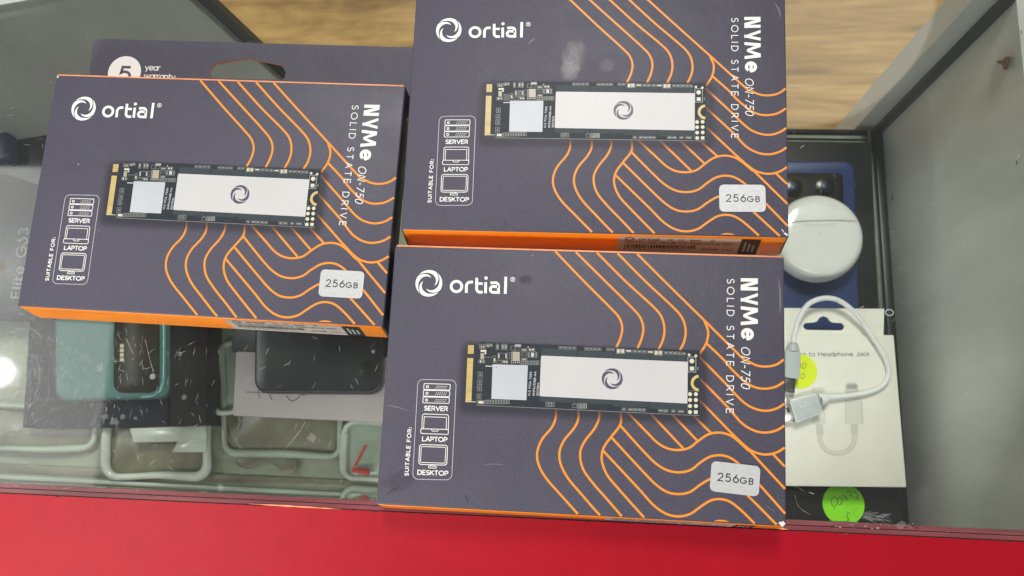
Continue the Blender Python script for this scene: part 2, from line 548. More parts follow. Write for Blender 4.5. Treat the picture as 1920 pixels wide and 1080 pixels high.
G = {
    'A': (.76, [[(0, 0), (.38, 1), (.76, 0)], [(.13, .32), (.63, .32)]]),
    'B': (.58, [[(0, 0), (0, 1)], [(0, 1), (.3, 1)] + E(.3, .77, .23, .23, 90, -90) + [(0, .54)], [(.3, .54)] + E(.31, .27, .27, .27, 90, -90) + [(0, 0)]]),
    'C': (.80, [E(.5, .5, .5, .5, 45, 315, 22)]),
    'D': (.72, [[(0, 0), (0, 1), (.25, 1)] + E(.25, .5, .47, .5, 90, -90, 18) + [(0, 0)]]),
    'E': (.52, [[(.52, 1), (0, 1), (0, 0), (.52, 0)], [(0, .52), (.46, .52)]]),
    'F': (.50, [[(.5, 1), (0, 1), (0, 0)], [(0, .5), (.44, .5)]]),
    'G': (.86, [E(.5, .5, .48, .5, 45, 350, 22) + [(.96, .48), (.55, .48)]]),
    'H': (.70, [[(0, 0), (0, 1)], [(.7, 0), (.7, 1)], [(0, .52), (.7, .52)]]),
    'I': (.02, [[(0, 0), (0, 1)]]),
    'J': (.44, [[(.44, 1), (.44, .24)] + E(.22, .24, .22, .24, 0, -165)]),
    'K': (.62, [[(0, 0), (0, 1)], [(.58, 1), (.03, .42)], [(.2, .6), (.64, 0)]]),
    'L': (.48, [[(0, 1), (0, 0), (.48, 0)]]),
    'M': (.86, [[(0, 0), (0, 1), (.43, .28), (.86, 1), (.86, 0)]]),
    'N': (.72, [[(0, 0), (0, 1), (.72, 0), (.72, 1)]]),
    'O': (.96, [E(.48, .5, .48, .5, 0, 360, 28)]),
    'P': (.56, [[(0, 0), (0, 1), (.28, 1)] + E(.28, .72, .28, .28, 90, -90) + [(0, .44)]]),
    'R': (.60, [[(0, 0), (0, 1), (.28, 1)] + E(.28, .73, .27, .27, 90, -90) + [(0, .46)], [(.28, .46), (.6, 0)]]),
    'S': (.54, [E(.28, .74, .25, .26, 35, 180) + E(.28, .74, .25, .24, 180, 262)[1:] + E(.26, .26, .28, .26, 75, -145, 18)]),
    'T': (.60, [[(0, 1), (.6, 1)], [(.3, .97), (.3, 0)]]),
    'U': (.68, [[(0, 1), (0, .34)] + E(.34, .34, .34, .34, 180, 360) + [(.68, 1)]]),
    'V': (.74, [[(0, 1), (.37, 0), (.74, 1)]]),
    'W': (1.06, [[(0, 1), (.28, 0), (.53, .9), (.78, 0), (1.06, 1)]]),
    'X': (.64, [[(0, 0), (.64, 1)], [(0, 1), (.64, 0)]]),
    '0': (.60, [E(.30, .5, .30, .5, 0, 360, 24)]),
    '1': (.26, [[(0, .80), (.24, 1), (.24, 0)]]),
    '2': (.56, [E(.28, .72, .27, .28, 170, -35) + [(0, 0), (.58, 0)]]),
    '3': (.54, [E(.26, .75, .25, .25, 150, -80) + E(.26, .27, .28, .27, 85, -150)]),
    '4': (.6, [[(.46, 0), (.46, 1), (0, .3), (.62, .3)]]),
    '5': (.54, [[(.5, 1), (.1, 1), (.05, .55)] + E(.26, .32, .29, .32, 125, -145, 18)]),
    '6': (.58, [[(.42, 1), (.08, .50)] + E(.30, .31, .29, .31, 150, 510, 24)]),
    '7': (.54, [[(0, 1), (.54, 1), (.16, 0)]]),
    '8': (.56, [E(.28, .76, .22, .24, 0, 360, 20), E(.28, .27, .28, .27, 0, 360, 22)]),
    'a': (.56, [E(.28, .33, .28, .33, 0, 360, 24), [(.57, .68), (.57, 0)]]),
    'c': (.48, [E(.30, .34, .30, .34, 50, 310, 18)]),
    'd': (.56, [E(.28, .33, .28, .33, 0, 360, 24), [(.57, 1.02), (.57, 0)]]),
    'e': (.60, [[(.03, .35), (.59, .35)], E(.31, .34, .29, .34, 0, 318, 22)]),
    'h': (.50, [[(0, 1.02), (0, 0)], [(0, .36)] + E(.25, .42, .25, .26, 180, 0) + [(.5, 0)]]),
    'i': (.04, [[(.02, 0), (.02, .66)], [(.02, .88), (.02, .98)]]),
    'j': (.04, [[(.02, -.2), (.02, .66)]]),
    'k': (.46, [[(0, 1.02), (0, 0)], [(.42, .66), (.02, .28)], [(.16, .4), (.46, 0)]]),
    'l': (.04, [[(.02, 0), (.02, 1.02)]]),
    'm': (.84, [[(0, .66), (0, 0)], [(0, .4)] + E(.21, .44, .21, .24, 180, 0) + [(.42, 0)], [(.42, .4)] + E(.63, .44, .21, .24, 180, 0) + [(.84, 0)]]),
    'n': (.50, [[(0, .66), (0, 0)], [(0, .36)] + E(.25, .42, .25, .26, 180, 0) + [(.5, 0)]]),
    'o': (.62, [E(.31, .34, .31, .34, 0, 360, 26)]),
    'p': (.56, [E(.29, .33, .28, .33, 0, 360, 24), [(0, .68), (0, -.3)]]),
    'g': (.56, [E(.28, .33, .28, .33, 0, 360, 24), [(.57, .68), (.57, -.05)] + E(.30, -.06, .27, .22, 0, -150)]),
    'r': (.30, [[(0, .66), (0, 0)], [(0, .36)] + E(.27, .38, .27, .28, 180, 80)]),
    't': (.34, [[(.12, .92), (.12, .18)] + E(.28, .18, .16, .17, 180, 285), [(0, .62), (.34, .62)]]),
    'w': (.80, [[(0, .66), (.2, 0), (.4, .62), (.6, 0), (.8, .66)]]),
    'y': (.54, [[(0, .66), (.28, .02)], [(.54, .66), (.17, -.3)]]),
    ':': (.04, [[(.02, .02), (.02, .14)], [(.02, .5), (.02, .62)]]),
    '.': (.04, [[(.02, 0), (.02, .12)]]),
    '-': (.34, [[(0, .4), (.34, .4)]]),
    '_': (.34, [[(0, 0), (.34, 0)]]),
    '+': (.6, [[(0, .4), (.6, .4)], [(.3, .1), (.3, .75)]]),
    '/': (.4, [[(0, 0), (.4, 1)]]),
    ' ': (.26, []),
}


def text_len(s, gap):
    return sum(G[c][0] + gap for c in s) - gap


def text(mb, s, x, y, h, w, z, mname, ang=0.0, gap=0.22, slant=0.0, fit=None, xf=None, sx=1.0):
    """write s from (x, y) along ang; fit = total length in mm (letters keep shape, gaps stretch)"""
    if fit:
        body = sum(G[c][0] for c in s) * sx
        gap = (fit / h - body) / max(1, len(s) - 1)
    ca, sa = math.cos(ang), math.sin(ang)
    cx = 0.0
    for ch in s:
        adv, strokes = G[ch]
        for st in strokes:
            P = []
            # pull stroke ends in so that the ink, not its centre line, reaches cap height
            for (a, b) in st:
                b2 = b * (h - w) + w / 2 if b <= 1.02 else b * h
                a2 = (cx + a * sx) * h + slant * b2
                P.append(Vector((x + a2 * ca - b2 * sa, y + a2 * sa + b2 * ca)))
            if (P[0] - P[-1]).length > 1e-6:
                a = (P[0] - P[1]); b = (P[-1] - P[-2])
                if len(P) > 2 or True:
                    e0 = 0.5 if abs(st[0][1] - st[1][1]) < 1e-6 or st[0][1] in (0, 1) or True else 0
                    P[0] = P[0] + a.normalized() * w * 0.5 * e0
                    P[-1] = P[-1] + b.normalized() * w * 0.5 * e0
                mb.ribbon(P, w, z, mname, xf=xf)
            else:
                mb.ribbon(P[:-1], w, z, mname, closed=True, xf=xf)
        cx += adv * sx + gap
    return cx * h


def swirl(mb, cx, cy, R, z, mname, xf=None, sx=1.0):
    """ring of four curved blades"""
    n = 26
    for k in range(4):
        a0 = 143 - 90 * k
        o_, i_ = [], []
        for j in range(n + 1):
            t = j / n
            def along(ks):
                for (ta, va), (tb, vb) in zip(ks, ks[1:]):
                    if ta <= t <= tb:
                        return va + (vb - va) * (t - ta) / (tb - ta)
            ro = along(((0, 1.03), (.05, 1.0), (.5, 1.0), (.6, .91), (.7, .78), (.8, .67), (.9, .57), (1.0, .43)))
            ri = along(((0, 1.03), (.1, .91), (.2, .82), (.4, .73), (.6, .63), (.8, .52), (1.0, .43)))
            ri = min(ri, ro)
            a = math.radians(a0 - 165 * t)
            o_.append((cx + R * sx * ro * math.cos(a), cy + R * ro * math.sin(a)))
            i_.append((cx + R * sx * ri * math.cos(a), cy + R * ri * math.sin(a)))
        b = len(mb.v)
        mi = mb.mi(mname)
        for p, q in zip(o_, i_):
            for s in (p, q):
                v3 = xf(s, z) if xf else (s[0], s[1], z)
                mb.v.append(tuple((Vector(v3) - mb.o) * MM))
        for j in range(n):
            mb.f.append((b + 2 * j, b + 2 * j + 2, b + 2 * j + 3, b + 2 * j + 1)); mb.m.append(mi)


# ------------------------------------------------------------------ the drive carton
BW, BH, BD = 134.0, 88.51, 12.97
FLARE = {'front': 1.9, 'left': 2.3, 'top': 3.5}                                    # the bottom end panel leans out a little at its foot
POSE = {'left': (-131.696, 91.247, -0.0665), 'top': (6.401, 118.744, -0.0415), 'front': (0.4755, 23.84, -0.0474)}


def onface(px, py, which='front'):
    """photograph position on a carton's face -> carton coordinates"""
    x, y, rz = POSE[which]
    p = at(px, py, BD)
    dx, dy = p.x - x, p.y - y
    c, s = math.cos(-rz), math.sin(-rz)
    return Vector((dx * c - dy * s, dx * s + dy * c))


r1 = lambda X, Y: onface(700 + X / 4, 440 + Y / 4)
r2 = lambda X, Y: onface(1080 + X / 4.571, 440 + Y / 4.571)
r3 = lambda X, Y: onface(1080 + X / 3.086, 650 + Y / 3.086)
r4 = lambda X, Y: onface(700 + X / 3.6, 690 + Y / 3.6)
r5 = lambda X, Y: onface(860 + X / 6.354, 620 + Y / 6.354)
r6 = lambda X, Y: onface(1080 + X / 6, 620 + Y / 6)
r7 = lambda X, Y: onface(1340 + X / 3.857, 500 + Y / 3.857)
r8 = lambda X, Y: onface(740 + X / 4.907, 690 + Y / 4.907)


def clip_edge(pts):
    """run a line on to the carton's edge and cut it there"""
    X, Y = BW / 2 - 0.35, BH / 2 - 0.35
    def near(p): return abs(p.x) > BW / 2 - 3 or abs(p.y) > BH / 2 - 3
    if near(pts[0]): pts = [pts[0] + (pts[0] - pts[1]).normalized() * 4] + pts
    if near(pts[-1]): pts = pts + [pts[-1] + (pts[-1] - pts[-2]).normalized() * 4]
    ins = lambda p: abs(p.x) <= X and abs(p.y) <= Y
    out = []
    for i, p in enumerate(pts):
        if ins(p):
            if not out and i:
                a, b = pts[i - 1], p
                for _ in range(20):
                    m = (a + b) / 2
                    if ins(m): b = m
                    else: a = m
                out.append(b)
            out.append(p)
        elif out:
            a, b = out[-1], p
            for _ in range(20):
                m = (a + b) / 2
                if ins(m): a = m
                else: b = m
            out.append(a)
            break
    return out


WAVES = [
    [r1(1350, 110), r1(1590, 360), r1(1790, 560), r1(1845, 625), r1(1867, 700), r1(1852, 780), r1(1820, 850)],
    [r1(1505, 112), r2(0, 150), r2(260, 408), r2(495, 642), r2(553, 715), r2(577, 800), r2(562, 890), r2(527, 975)],
    [r2(160, 135), r2(430, 405), r2(680, 635), r2(735, 710), r2(758, 810), r2(745, 900), r2(708, 985)],
    [r2(335, 138), r2(600, 405), r2(865, 655), r2(920, 735), r2(940, 830), r2(925, 920), r2(890, 992)],
    [r2(500, 140), r2(770, 410), r2(1085, 720), r2(1450, 1080), r3(985, 80), r3(1045, 108), r3(1100, 115), r3(1160, 103), r3(1211, 68)],
    [r2(1100, 740), r2(1132, 830), r2(1116, 930), r2(1058, 1025)],
    [r2(1120, 932), r2(1265, 1072), r3(900, 130), r3(985, 208), r3(1040, 236), r3(1095, 243), r3(1155, 232), r3(1211, 198)],
    [r3(713, 58), r3(870, 218), r3(960, 313), r3(1020, 353), r3(1095, 371), r3(1160, 358), r3(1213, 325)],
    [r3(713, 182), r3(880, 352), r3(960, 443), r3(1030, 485), r3(1095, 497), r3(1160, 484), r3(1213, 452)],
    [r3(713, 308), r3(820, 418), r3(915, 515), r3(1000, 592), r3(1050, 616), r3(1105, 624), r3(1165, 610), r3(1213, 580)],
    [r3(985, 580), r3(1100, 705), r3(1216, 830)],
    [r3(1140, 622), r3(1216, 702)],
    [r3(300, 382), r3(420, 505), r3(470, 555), r3(525, 587), r3(590, 598), r3(655, 585), r3(710, 543), r3(765, 508), r3(825, 497), r3(880, 508), r3(925, 535), r3(1000, 603)],
    [r3(430, 386), r3(620, 588)],
    [r3(556, 392), r3(703, 545)],
    [r3(682, 402), r3(782, 500)],
    [r4(1233, 275), r4(1230, 340), r4(1205, 400), r4(1140, 480), r4(1108, 560), r4(1112, 640), r4(1160, 735), r4(1270, 862), r4(1383, 988)],
    [r4(1385, 285), r4(1382, 350), r4(1352, 410), r4(1290, 485), r4(1258, 560), r4(1262, 640), r4(1310, 738), r4(1410, 858), r4(1500, 962), r3(140, 976)],
    [r3(135, 368), r3(133, 415), r3(108, 472), r3(50, 548), r3(24, 615), r3(40, 705), r3(100, 792), r3(180, 883), r3(265, 982)],
    [r3(259, 375), r3(257, 448), r3(205, 520), r3(160, 585), r3(149, 655), r3(178, 738), r3(235, 810), r3(395, 990)],
    [r3(255, 455), r3(395, 610), r3(465, 678), r3(530, 716), r3(600, 727), r3(665, 712), r3(720, 670), r3(775, 637), r3(835, 628), r3(890, 642), r3(950, 685), r3(1055, 792), r3(1218, 975)],
    [r3(205, 525), r3(390, 725), r3(465, 800), r3(530, 842), r3(600, 853), r3(660, 840), r3(722, 797), r3(785, 763), r3(850, 762), r3(915, 790), r3(1000, 868), r3(1165, 1034)],
    [r3(158, 603), r3(370, 830), r3(450, 918), r3(520, 966), r3(590, 982), r3(660, 968), r3(722, 925), r3(780, 890), r3(835, 882), r3(890, 897), r3(950, 942), r3(1035, 1025)],
    
]


def make_carton(FLARE):
    root = empty('drive_box')
    # folded sleeve: purple front, back and short sides
    x, y, d = BW / 2, BH / 2, BD
    mb = MB()
    lo = [(-x, -y - FLARE + 0.25, 0), (x, -y - FLARE + 0.25, 0), (x, y - .45, 0), (-x, y - .45, 0)]
    hi = [(-x, -y, d), (x, -y, d), (x, y, d), (-x, y, d)]
    mb.hexa(lo, hi, 'purple')
    mb.build('carton_sleeve', root, bevel=0.55, seg=3)
    # end panels, orange
    mb = MB()
    mb.hexa([(-x + .9, -y - FLARE, 0.1), (x - .9, -y - FLARE, 0.1), (x - .9, -y - FLARE + 1, 0.1), (-x + .9, -y - FLARE + 1, 0.1)],
            [(-x + .7, -y - .28, d - .42), (x - .7, -y - .28, d - .42), (x - .7, -y + .9, d - .42), (-x + .7, -y + .9, d - .42)], 'orange_card')
    ep = mb.build('end_panel', root, bevel=0.15)
    mb = MB()
    mb.hexa([(-x + .6, y - 1.2, 0.1), (x - .6, y - 1.2, 0.1), (x - .6, y, 0.1), (-x + .6, y, 0.1)],
            [(-x + .6, y - 1.2, d - .18), (x - .6, y - 1.2, d - .18), (x - .6, y + .42, d - .18), (-x + .6, y + .42, d - .18)], 'orange_edge')
    mb.build('end_panel', root, bevel=0.12)
    # printed waves
    mb = MB()
    for w in WAVES:
        mb.ribbon(clip_edge(spline(w, 10)), 0.74, d + 0.03, 'orange_line')
    mb.poly([r3(796, 1009), r3(815, 1003), r3(838, 1001), r3(862, 1004), r3(888, 1013)], d + 0.03, 'orange_line')
    mb.build('wave_print', root)
    # brand mark and name
    mb = MB()
    c = r1(417, 365)
    R = (r1(519, 365) - r1(315, 365)).length / 2
    swirl(mb, c.x, c.y, R * 0.985, d + 0.12, 'white_ink')
    mb.build('brand_mark', root)
    mb = MB()
    bl = r1(578, 436); br = r1(1000, 443)
    ang = math.atan2(br.y - bl.y, br.x - bl.x)
    u = Vector((math.cos(ang), math.sin(ang))); nn = Vector((-u.y, u.x))
    s = 0.25 / 5.37 * 4 / 4  # one crop pixel in mm
    px = lambda X, Y: r1(X, Y)
    def stroke(L, w=21, closed=False):
        mb.ribbon([px(*p) for p in L], w * s, d + 0.12, 'white_ink', closed=closed)
    Ec = lambda cx, cy, rx, ry, a0, a1, n=16: [(cx + rx * math.cos(math.radians(a0 + (a1 - a0) * i / n)), cy - ry * math.sin(math.radians(a0 + (a1 - a0) * i / n))) for i in range(n + 1)]
    stroke(Ec(624, 389, 40, 39, 0, 360, 28)[:-1], closed=True)
    stroke([(698, 437), (698, 392)] + Ec(728, 390, 30, 34, 180, 95) + [(748, 356)])
    stroke([(776, 324), (775, 405)] + Ec(800, 405, 25, 27, 180, 270) + [(820, 432)])
    stroke([(764, 366), (820, 368)], 19)
    stroke([(843, 357), (842, 440)])
    mb.poly([px(*p) for p in Ec(846, 326, 13, 13, 0, 360, 16)[:-1]], d + 0.15, 'white_ink')
    stroke([(879, 362), (915, 361)] + Ec(915, 385, 24, 24, 90, 0) + [(939, 434), (900, 433)] + Ec(900, 411, 22, 22, 270, 90) + [(938, 392)])
    stroke([(994, 316), (990, 445)])
    stroke(Ec(1046, 336, 16, 16, 0, 360, 24)[:-1], 4.5, closed=True)
    stroke([(1041, 345), (1041, 328), (1049, 328), (1051, 334), (1042, 337), (1051, 345)], 4)
    mb.build('brand_name', root)
    # product lettering, reading downwards
    mb = MB()
    a, b = r7(188, 83), r7(186, 524)
    dn = math.atan2(b.y - a.y, b.x - a.x)
    mm = lambda pxs: pxs / 3.857 / 5.37
    for k, L_ in enumerate(([(188, 83), (312, 85), (312, 110), (188, 108)], [(312, 100), (312, 124), (188, 158), (188, 132)], [(188, 147), (312, 149), (312, 174), (188, 172)],
                            [(312, 191), (312, 215), (188, 255), (188, 234)], [(188, 226), (188, 247), (312, 279), (312, 255)],
                            [(188, 286), (188, 310), (312, 325), (312, 300)], [(312, 300), (312, 329), (206, 364), (206, 345)], [(206, 345), (206, 364), (312, 412), (312, 383)], [(312, 388), (312, 413), (188, 424), (188, 399)])):
        mb.poly([r7(*p_) for p_ in L_], d + .12 + (k % 5) * .004, 'white_ink')
    # bold e
    t0 = r7(190, 452)
    text(mb, 'e', t0.x, t0.y, mm(118), mm(23), d + .12, 'white_ink', ang=dn, sx=0.92)
    text(mb, 'ON-750', *(r7(190, 578)), h=mm(63), w=mm(6.5), z=d + .12, mname='white_ink', ang=dn, fit=mm(282), slant=0.2, sx=0.84)
    text(mb, 'SOLID STATE DRIVE', *(r7(88, 90)), h=mm(53), w=mm(6.2), z=d + .12, mname='white_ink', ang=dn, fit=mm(932))
    mb.build('product_lettering', root)
    # suitability panel
    mb = MB()
    c8 = [r8(215, 105), r8(568, 112), r8(525, 1030), r8(165, 1022)]
    mb.ribbon(round_poly(c8, 2.0, 7), 0.20, d + .12, 'white_dim', closed=True)
    mb.build('panel_outline', root)
    q = lambda X: X / 4.907 / 5.37
    mb = MB()
    for k in range(3):
        y0 = 143 + 61.5 * k; xs = -4.2 * k
        mb.ribbon(round_poly([r8(271 + xs, y0), r8(512 + xs, y0 + 7), r8(510 + xs, y0 + 60), r8(268 + xs, y0 + 54)], 0.3, 3), q(6.5), d + .12, 'white_ink', closed=True)
        cc = r8(302 + xs, y0 + 29)
        mb.ribbon(circle(cc.x, cc.y, q(10), 16), q(7), d + .12, 'white_ink', closed=True)
        for i in range(6):
            for j in range(2):
                p = r8(392 + xs + i * 17.5 - j * 10, y0 + 24 + j * 15 + i * .5)
                mb.poly(circle(p.x, p.y, q(4.2), 6), d + .13, 'white_ink')
    mb.build('server_icon', root)
    mb = MB()
    mb.ribbon(round_poly([r8(250, 562), r8(257, 422), r8(498, 430), r8(494, 570)], [0, .8, .8, 0], 4), q(6.5), d + .12, 'white_ink')
    mb.ribbon([r8(267, 560), r8(273, 448), r8(478, 455), r8(474, 562)], q(6), d + .12, 'white_ink')
    mb.ribbon(round_poly([r8(242, 558), r8(497, 566), r8(493, 612), r8(240, 602)], 0.5, 3), q(6.5), d + .12, 'white_ink', closed=True)
    mb.ribbon(round_poly([r8(340, 562), r8(345, 580), r8(396, 582), r8(402, 565)], [0, .3, .3, 0], 3)[:], q(6), d + .12, 'white_ink')
    mb.build('laptop_icon', root)
    mb = MB()
    mb.ribbon(round_poly([r8(231, 703), r8(488, 712), r8(480, 894), r8(222, 886)], 0.9, 5), q(7), d + .12, 'white_ink', closed=True)
    mb.ribbon(round_poly([r8(246, 722), r8(472, 730), r8(464, 876), r8(238, 868)], 0.4, 3), q(6), d + .12, 'white_ink', closed=True)
    mb.ribbon(round_poly([r8(312, 900), r8(385, 903), r8(383, 922), r8(311, 918)], 0.3, 3), q(6), d + .12, 'white_ink', closed=True)
    mb.ribbon([r8(332, 894), r8(331, 902)], q(6), d + .12, 'white_ink'); mb.ribbon([r8(366, 895), r8(365, 904)], q(6), d + .12, 'white_ink')
    mb.build('desktop_icon', root)
    mb = MB()
    hr = math.atan2(*(r8(488, 712) - r8(231, 703)).yx)
    for s_, X, Y, X2 in (('SERVER', 274, 392, 482), ('LAPTOP', 256, 675, 476), ('DESKTOP', 213, 983, 480)):
        p = r8(X, Y)
        text(mb, s_, p.x, p.y, q(45), q(8.8), d + .12, 'white_ink', ang=hr, fit=q(X2 - X))
    p = r8(130, 990); p2 = r8(158, 562)
    up = math.atan2(p2.y - p.y, p2.x - p.x)
    text(mb, 'SUITABLE FOR:', p.x, p.y, q(39), q(7.6), d + .12, 'white_ink', ang=up, fit=q(418))
    mb.build('suitability_lettering', root)
    # printed picture of the drive: soft printed tone behind it
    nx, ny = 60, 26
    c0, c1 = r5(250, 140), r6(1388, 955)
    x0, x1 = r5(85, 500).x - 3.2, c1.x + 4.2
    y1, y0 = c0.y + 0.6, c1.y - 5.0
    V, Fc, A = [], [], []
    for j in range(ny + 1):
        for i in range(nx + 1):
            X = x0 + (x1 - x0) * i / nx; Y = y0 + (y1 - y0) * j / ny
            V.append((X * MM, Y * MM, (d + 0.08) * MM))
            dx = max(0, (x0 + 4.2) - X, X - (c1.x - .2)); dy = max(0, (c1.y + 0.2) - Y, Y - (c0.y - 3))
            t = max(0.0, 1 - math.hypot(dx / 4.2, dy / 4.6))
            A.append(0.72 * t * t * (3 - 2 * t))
    for j in range(ny):
        for i in range(nx):
            k = j * (nx + 1) + i
            Fc.append((k, k + 1, k + nx + 2, k + nx + 1))
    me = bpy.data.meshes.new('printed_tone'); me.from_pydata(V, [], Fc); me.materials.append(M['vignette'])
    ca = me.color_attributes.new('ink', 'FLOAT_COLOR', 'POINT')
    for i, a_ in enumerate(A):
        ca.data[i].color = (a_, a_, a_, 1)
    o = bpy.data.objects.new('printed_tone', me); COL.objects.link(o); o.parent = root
    # board
    mb = MB()
    z = d + 0.11
    tl, tr_, br_, bl_ = r5(250, 138), r6(1390, 228), r6(1388, 958), r5(212, 888)
    mb.poly([tl, tr_, br_, bl_, r5(215, 845), r5(85, 848), r5(104, 325), r5(205, 322), r5(222, 285), r5(108, 278), r5(113, 172), r5(247, 178)], z, 'pcb')
    mb.ribbon([r5(214, 887), r6(1386, 956)], 0.11, z + .005, 'pad_grey')
    pcb = mb.build('drive_picture', root)
    mb = MB()
    # gold fingers with dark gaps
    def quad(L, zz, mn): mb.poly([Vector(p) for p in L], zz, mn)
    quad([r5(113, 172), r5(183, 174), r5(180, 277), r5(108, 277)], z + .02, 'gold')
    quad([r5(104, 325), r5(174, 328), r5(152, 838), r5(82, 835)], z + .02, 'gold')
    quad([r5(82, 838), r5(210, 846), r5(210, 852), r5(82, 850)], z + .02, 'cream')
    for i in range(8):
        t = (i + .5) / 8; a_ = r5(113 - 5 * t, 172 + 105 * t); b_ = r5(183 - 3 * t, 174 + 103 * t)
        mb.ribbon([a_, b_], .05, z + .03, 'gold_dark')
    for i in range(34):
        t = (i + .5) / 34; a_ = r5(104 - 22 * t, 325 + 510 * t); b_ = r5(174 - 22 * t, 328 + 510 * t)
        mb.ribbon([a_, b_], .05, z + .03, 'gold_dark')
    mb.build('printed_contacts', pcb)
    mb = MB()
    # memory chip blocks, four above and four below the label
    for X0, X1 in ((20, 418), (424, 826), (834, 1236)):
        quad([r6(X0, 222 + X0 * .047), r6(X1, 222 + X1 * .047), r6(X1, 330 + X1 * .02), r6(X0, 310 + X0 * .02)], z + .02, 'pcb_chip')
    quad([r5(992, 212), r5(1412, 222), r5(1412, 315), r5(988, 305)], z + .02, 'pcb_chip')
    quad([r5(1420, 225), r6(10, 222), r6(10, 305), r5(1420, 312)], z + .02, 'pcb_chip')
    for X0, X1, Y in ((8, 404, 828), (410, 818, 862), (826, 1240, 888)):
        quad([r6(X0, 750 + X0 * .04), r6(X1, 750 + X1 * .04), r6(X1, Y + 3), r6(X0, Y - 8)], z + .02, 'pcb_chip')
    quad([r5(965, 770), r5(1392, 795), r5(1392, 862), r5(965, 846)], z + .02, 'pcb_chip')
    quad([r5(1400, 795), r6(2, 750), r6(2, 826), r5(1400, 862)], z + .02, 'pcb_chip')
    mb.build('printed_chips', pcb)
    mb = MB()
    mb.poly(round_poly([r5(405, 400), r5(822, 413), r5(805, 829), r5(390, 812)], .12, 3), z + .04, 'silver_print')
    p = r5(448, 440); mb.poly(circle(p.x, p.y, .15, 10), z + .05, 'pcb')
    mb.ribbon([r5(824, 420), r5(807, 830)], .10, z + .045, 'pad_grey')
    mb.build('printed_controller', pcb)
    mb = MB()
    mb.poly(round_poly([r5(982, 297), r6(1257, 351), r6(1253, 820), r5(963, 781)], [.5, .1, .1, .5], 4), z + .05, 'label_print')
    c = r6(407, 541)
    R = (r6(527, 541) - r6(287, 541)).length / 2
    swirl(mb, c.x, c.y, R * .98, z + .08, 'logo_dark')
    mb.build('printed_label', pcb)
    # small components and silk screen
    mb = MB()
    zz = z + .03
    def box5(X0, Y0, X1, Y1, mn=None, w=.09, f=r5, fill=None):
        L = [f(X0, Y0), f(X1, Y0 + (X1 - X0) * .03), f(X1, Y1 + (X1 - X0) * .03), f(X0, Y1)]
        if fill: mb.poly(L, zz, fill)
        if mn: mb.ribbon(L, w, zz + .012, mn, closed=True)
    for X, Y in ((232, 492), (227, 580), (222, 655), (217, 752)):
        box5(X, Y, X + 52, Y + 62, 'pad_grey', .10)
        box5(X + 15, Y + 18, X + 38, Y + 26, fill='pad_grey'); box5(X + 15, Y + 38, X + 38, Y + 46, fill='pad_grey')
    box5(248, 165, 320, 212, 'pad_grey'); box5(262, 178, 280, 204, fill='pad_grey'); box5(290, 178, 308, 204, fill='pad_grey')
    box5(330, 158, 402, 190, 'pad_grey'); box5(340, 168, 362, 196, fill='tan'); box5(372, 164, 392, 182, fill='pad_grey')
    for X in (448, 510, 548):
        box5(X, 160, X + 30, 228, 'pad_grey', .08); box5(X + 8, 170, X + 23, 214, fill='pad_grey' if X != 510 else 'tan')
    box5(262, 228, 330, 252, fill='cream'); box5(262, 268, 302, 338, fill='tan', mn='pad_grey')
    box5(310, 258, 328, 280, fill='cream'); box5(240, 348, 312, 384, 'pad_grey'); box5(252, 356, 272, 378, fill='cream'); box5(286, 356, 304, 378, fill='pad_grey')
    box5(325, 318, 400, 400, fill='pcb_line'); box5(322, 314, 400, 322, fill='pad_grey'); box5(320, 416, 402, 428, fill='white_dim')
    box5(412, 300, 442, 380, 'pad_grey'); box5(420, 330, 434, 366, fill='cream')
    box5(468, 268, 575, 350, 'pad_grey', .08); box5(490, 272, 550, 345, fill='pcb_line'); box5(474, 275, 486, 330, fill='white_dim'); box5(558, 275, 570, 330, fill='white_dim')
    box5(455, 358, 512, 388, 'pad_grey', .07); box5(522, 356, 590, 386, 'pad_grey', .07); box5(532, 364, 552, 380, fill='cream'); box5(562, 366, 582, 382, fill='cream')
    box5(584, 262, 608, 340, 'pad_grey', .06)
    box5(624, 184, 670, 232, 'pad_grey'); box5(672, 164, 742, 190, fill='pad_grey', mn='pad_grey'); box5(680, 200, 728, 232, 'pad_grey', .06)
    box5(642, 250, 728, 362, fill='tan')
    for i in range(5):
        box5(622, 258 + i * 23, 636, 270 + i * 23, fill='pad_grey')
    for i in range(5):
        box5(622 + i * 24, 372, 636 + i * 24, 388, fill='pad_grey')
    for Y in (214, 264, 324):
        box5(746, Y, 815, Y + 34, 'pad_grey', .08); box5(756, Y + 9, 806, Y + 24, fill='pad_grey' if Y != 264 else 'pcb_chip')
    p = r5(828, 197); mb.poly(circle(p.x, p.y, .2, 10), zz, 'cream')
    box5(834, 210, 906, 240, 'pad_grey', .08); box5(842, 218, 862, 234, fill='cream'); box5(874, 218, 896, 234, fill='cream')
    box5(846, 250, 912, 320, 'pad_grey', .08); box5(862, 262, 898, 312, fill='silver_print')
    for i in range(4):
        box5(824, 258 + i * 17, 840, 266 + i * 17, fill='pad_grey'); box5(918, 260 + i * 17, 936, 268 + i * 17, fill='pad_grey')
    box5(742, 360, 832, 402, 'pad_grey', .07)
    for i in range(4):
        box5(750 + i * 21, 366, 760 + i * 21, 378, fill='pad_grey'); box5(750 + i * 21, 386, 760 + i * 21, 398, fill='pad_grey')
    for i in range(4):
        box5(840 + i * 31, 360, 864 + i * 31, 406, 'pad_grey', .09); box5(847 + i * 31, 370, 858 + i * 31, 396, 'pad_grey', .05)
    box5(222, 832, 310, 872, 'pad_grey', .08); box5(236, 838, 296, 866, fill='cream')
    for i in range(9):
        box5(316 + i * 33, 826, 342 + i * 33, 872, 'pad_grey', .09); box5(322 + i * 33, 836, 336 + i * 33, 862, 'pad_grey', .05)
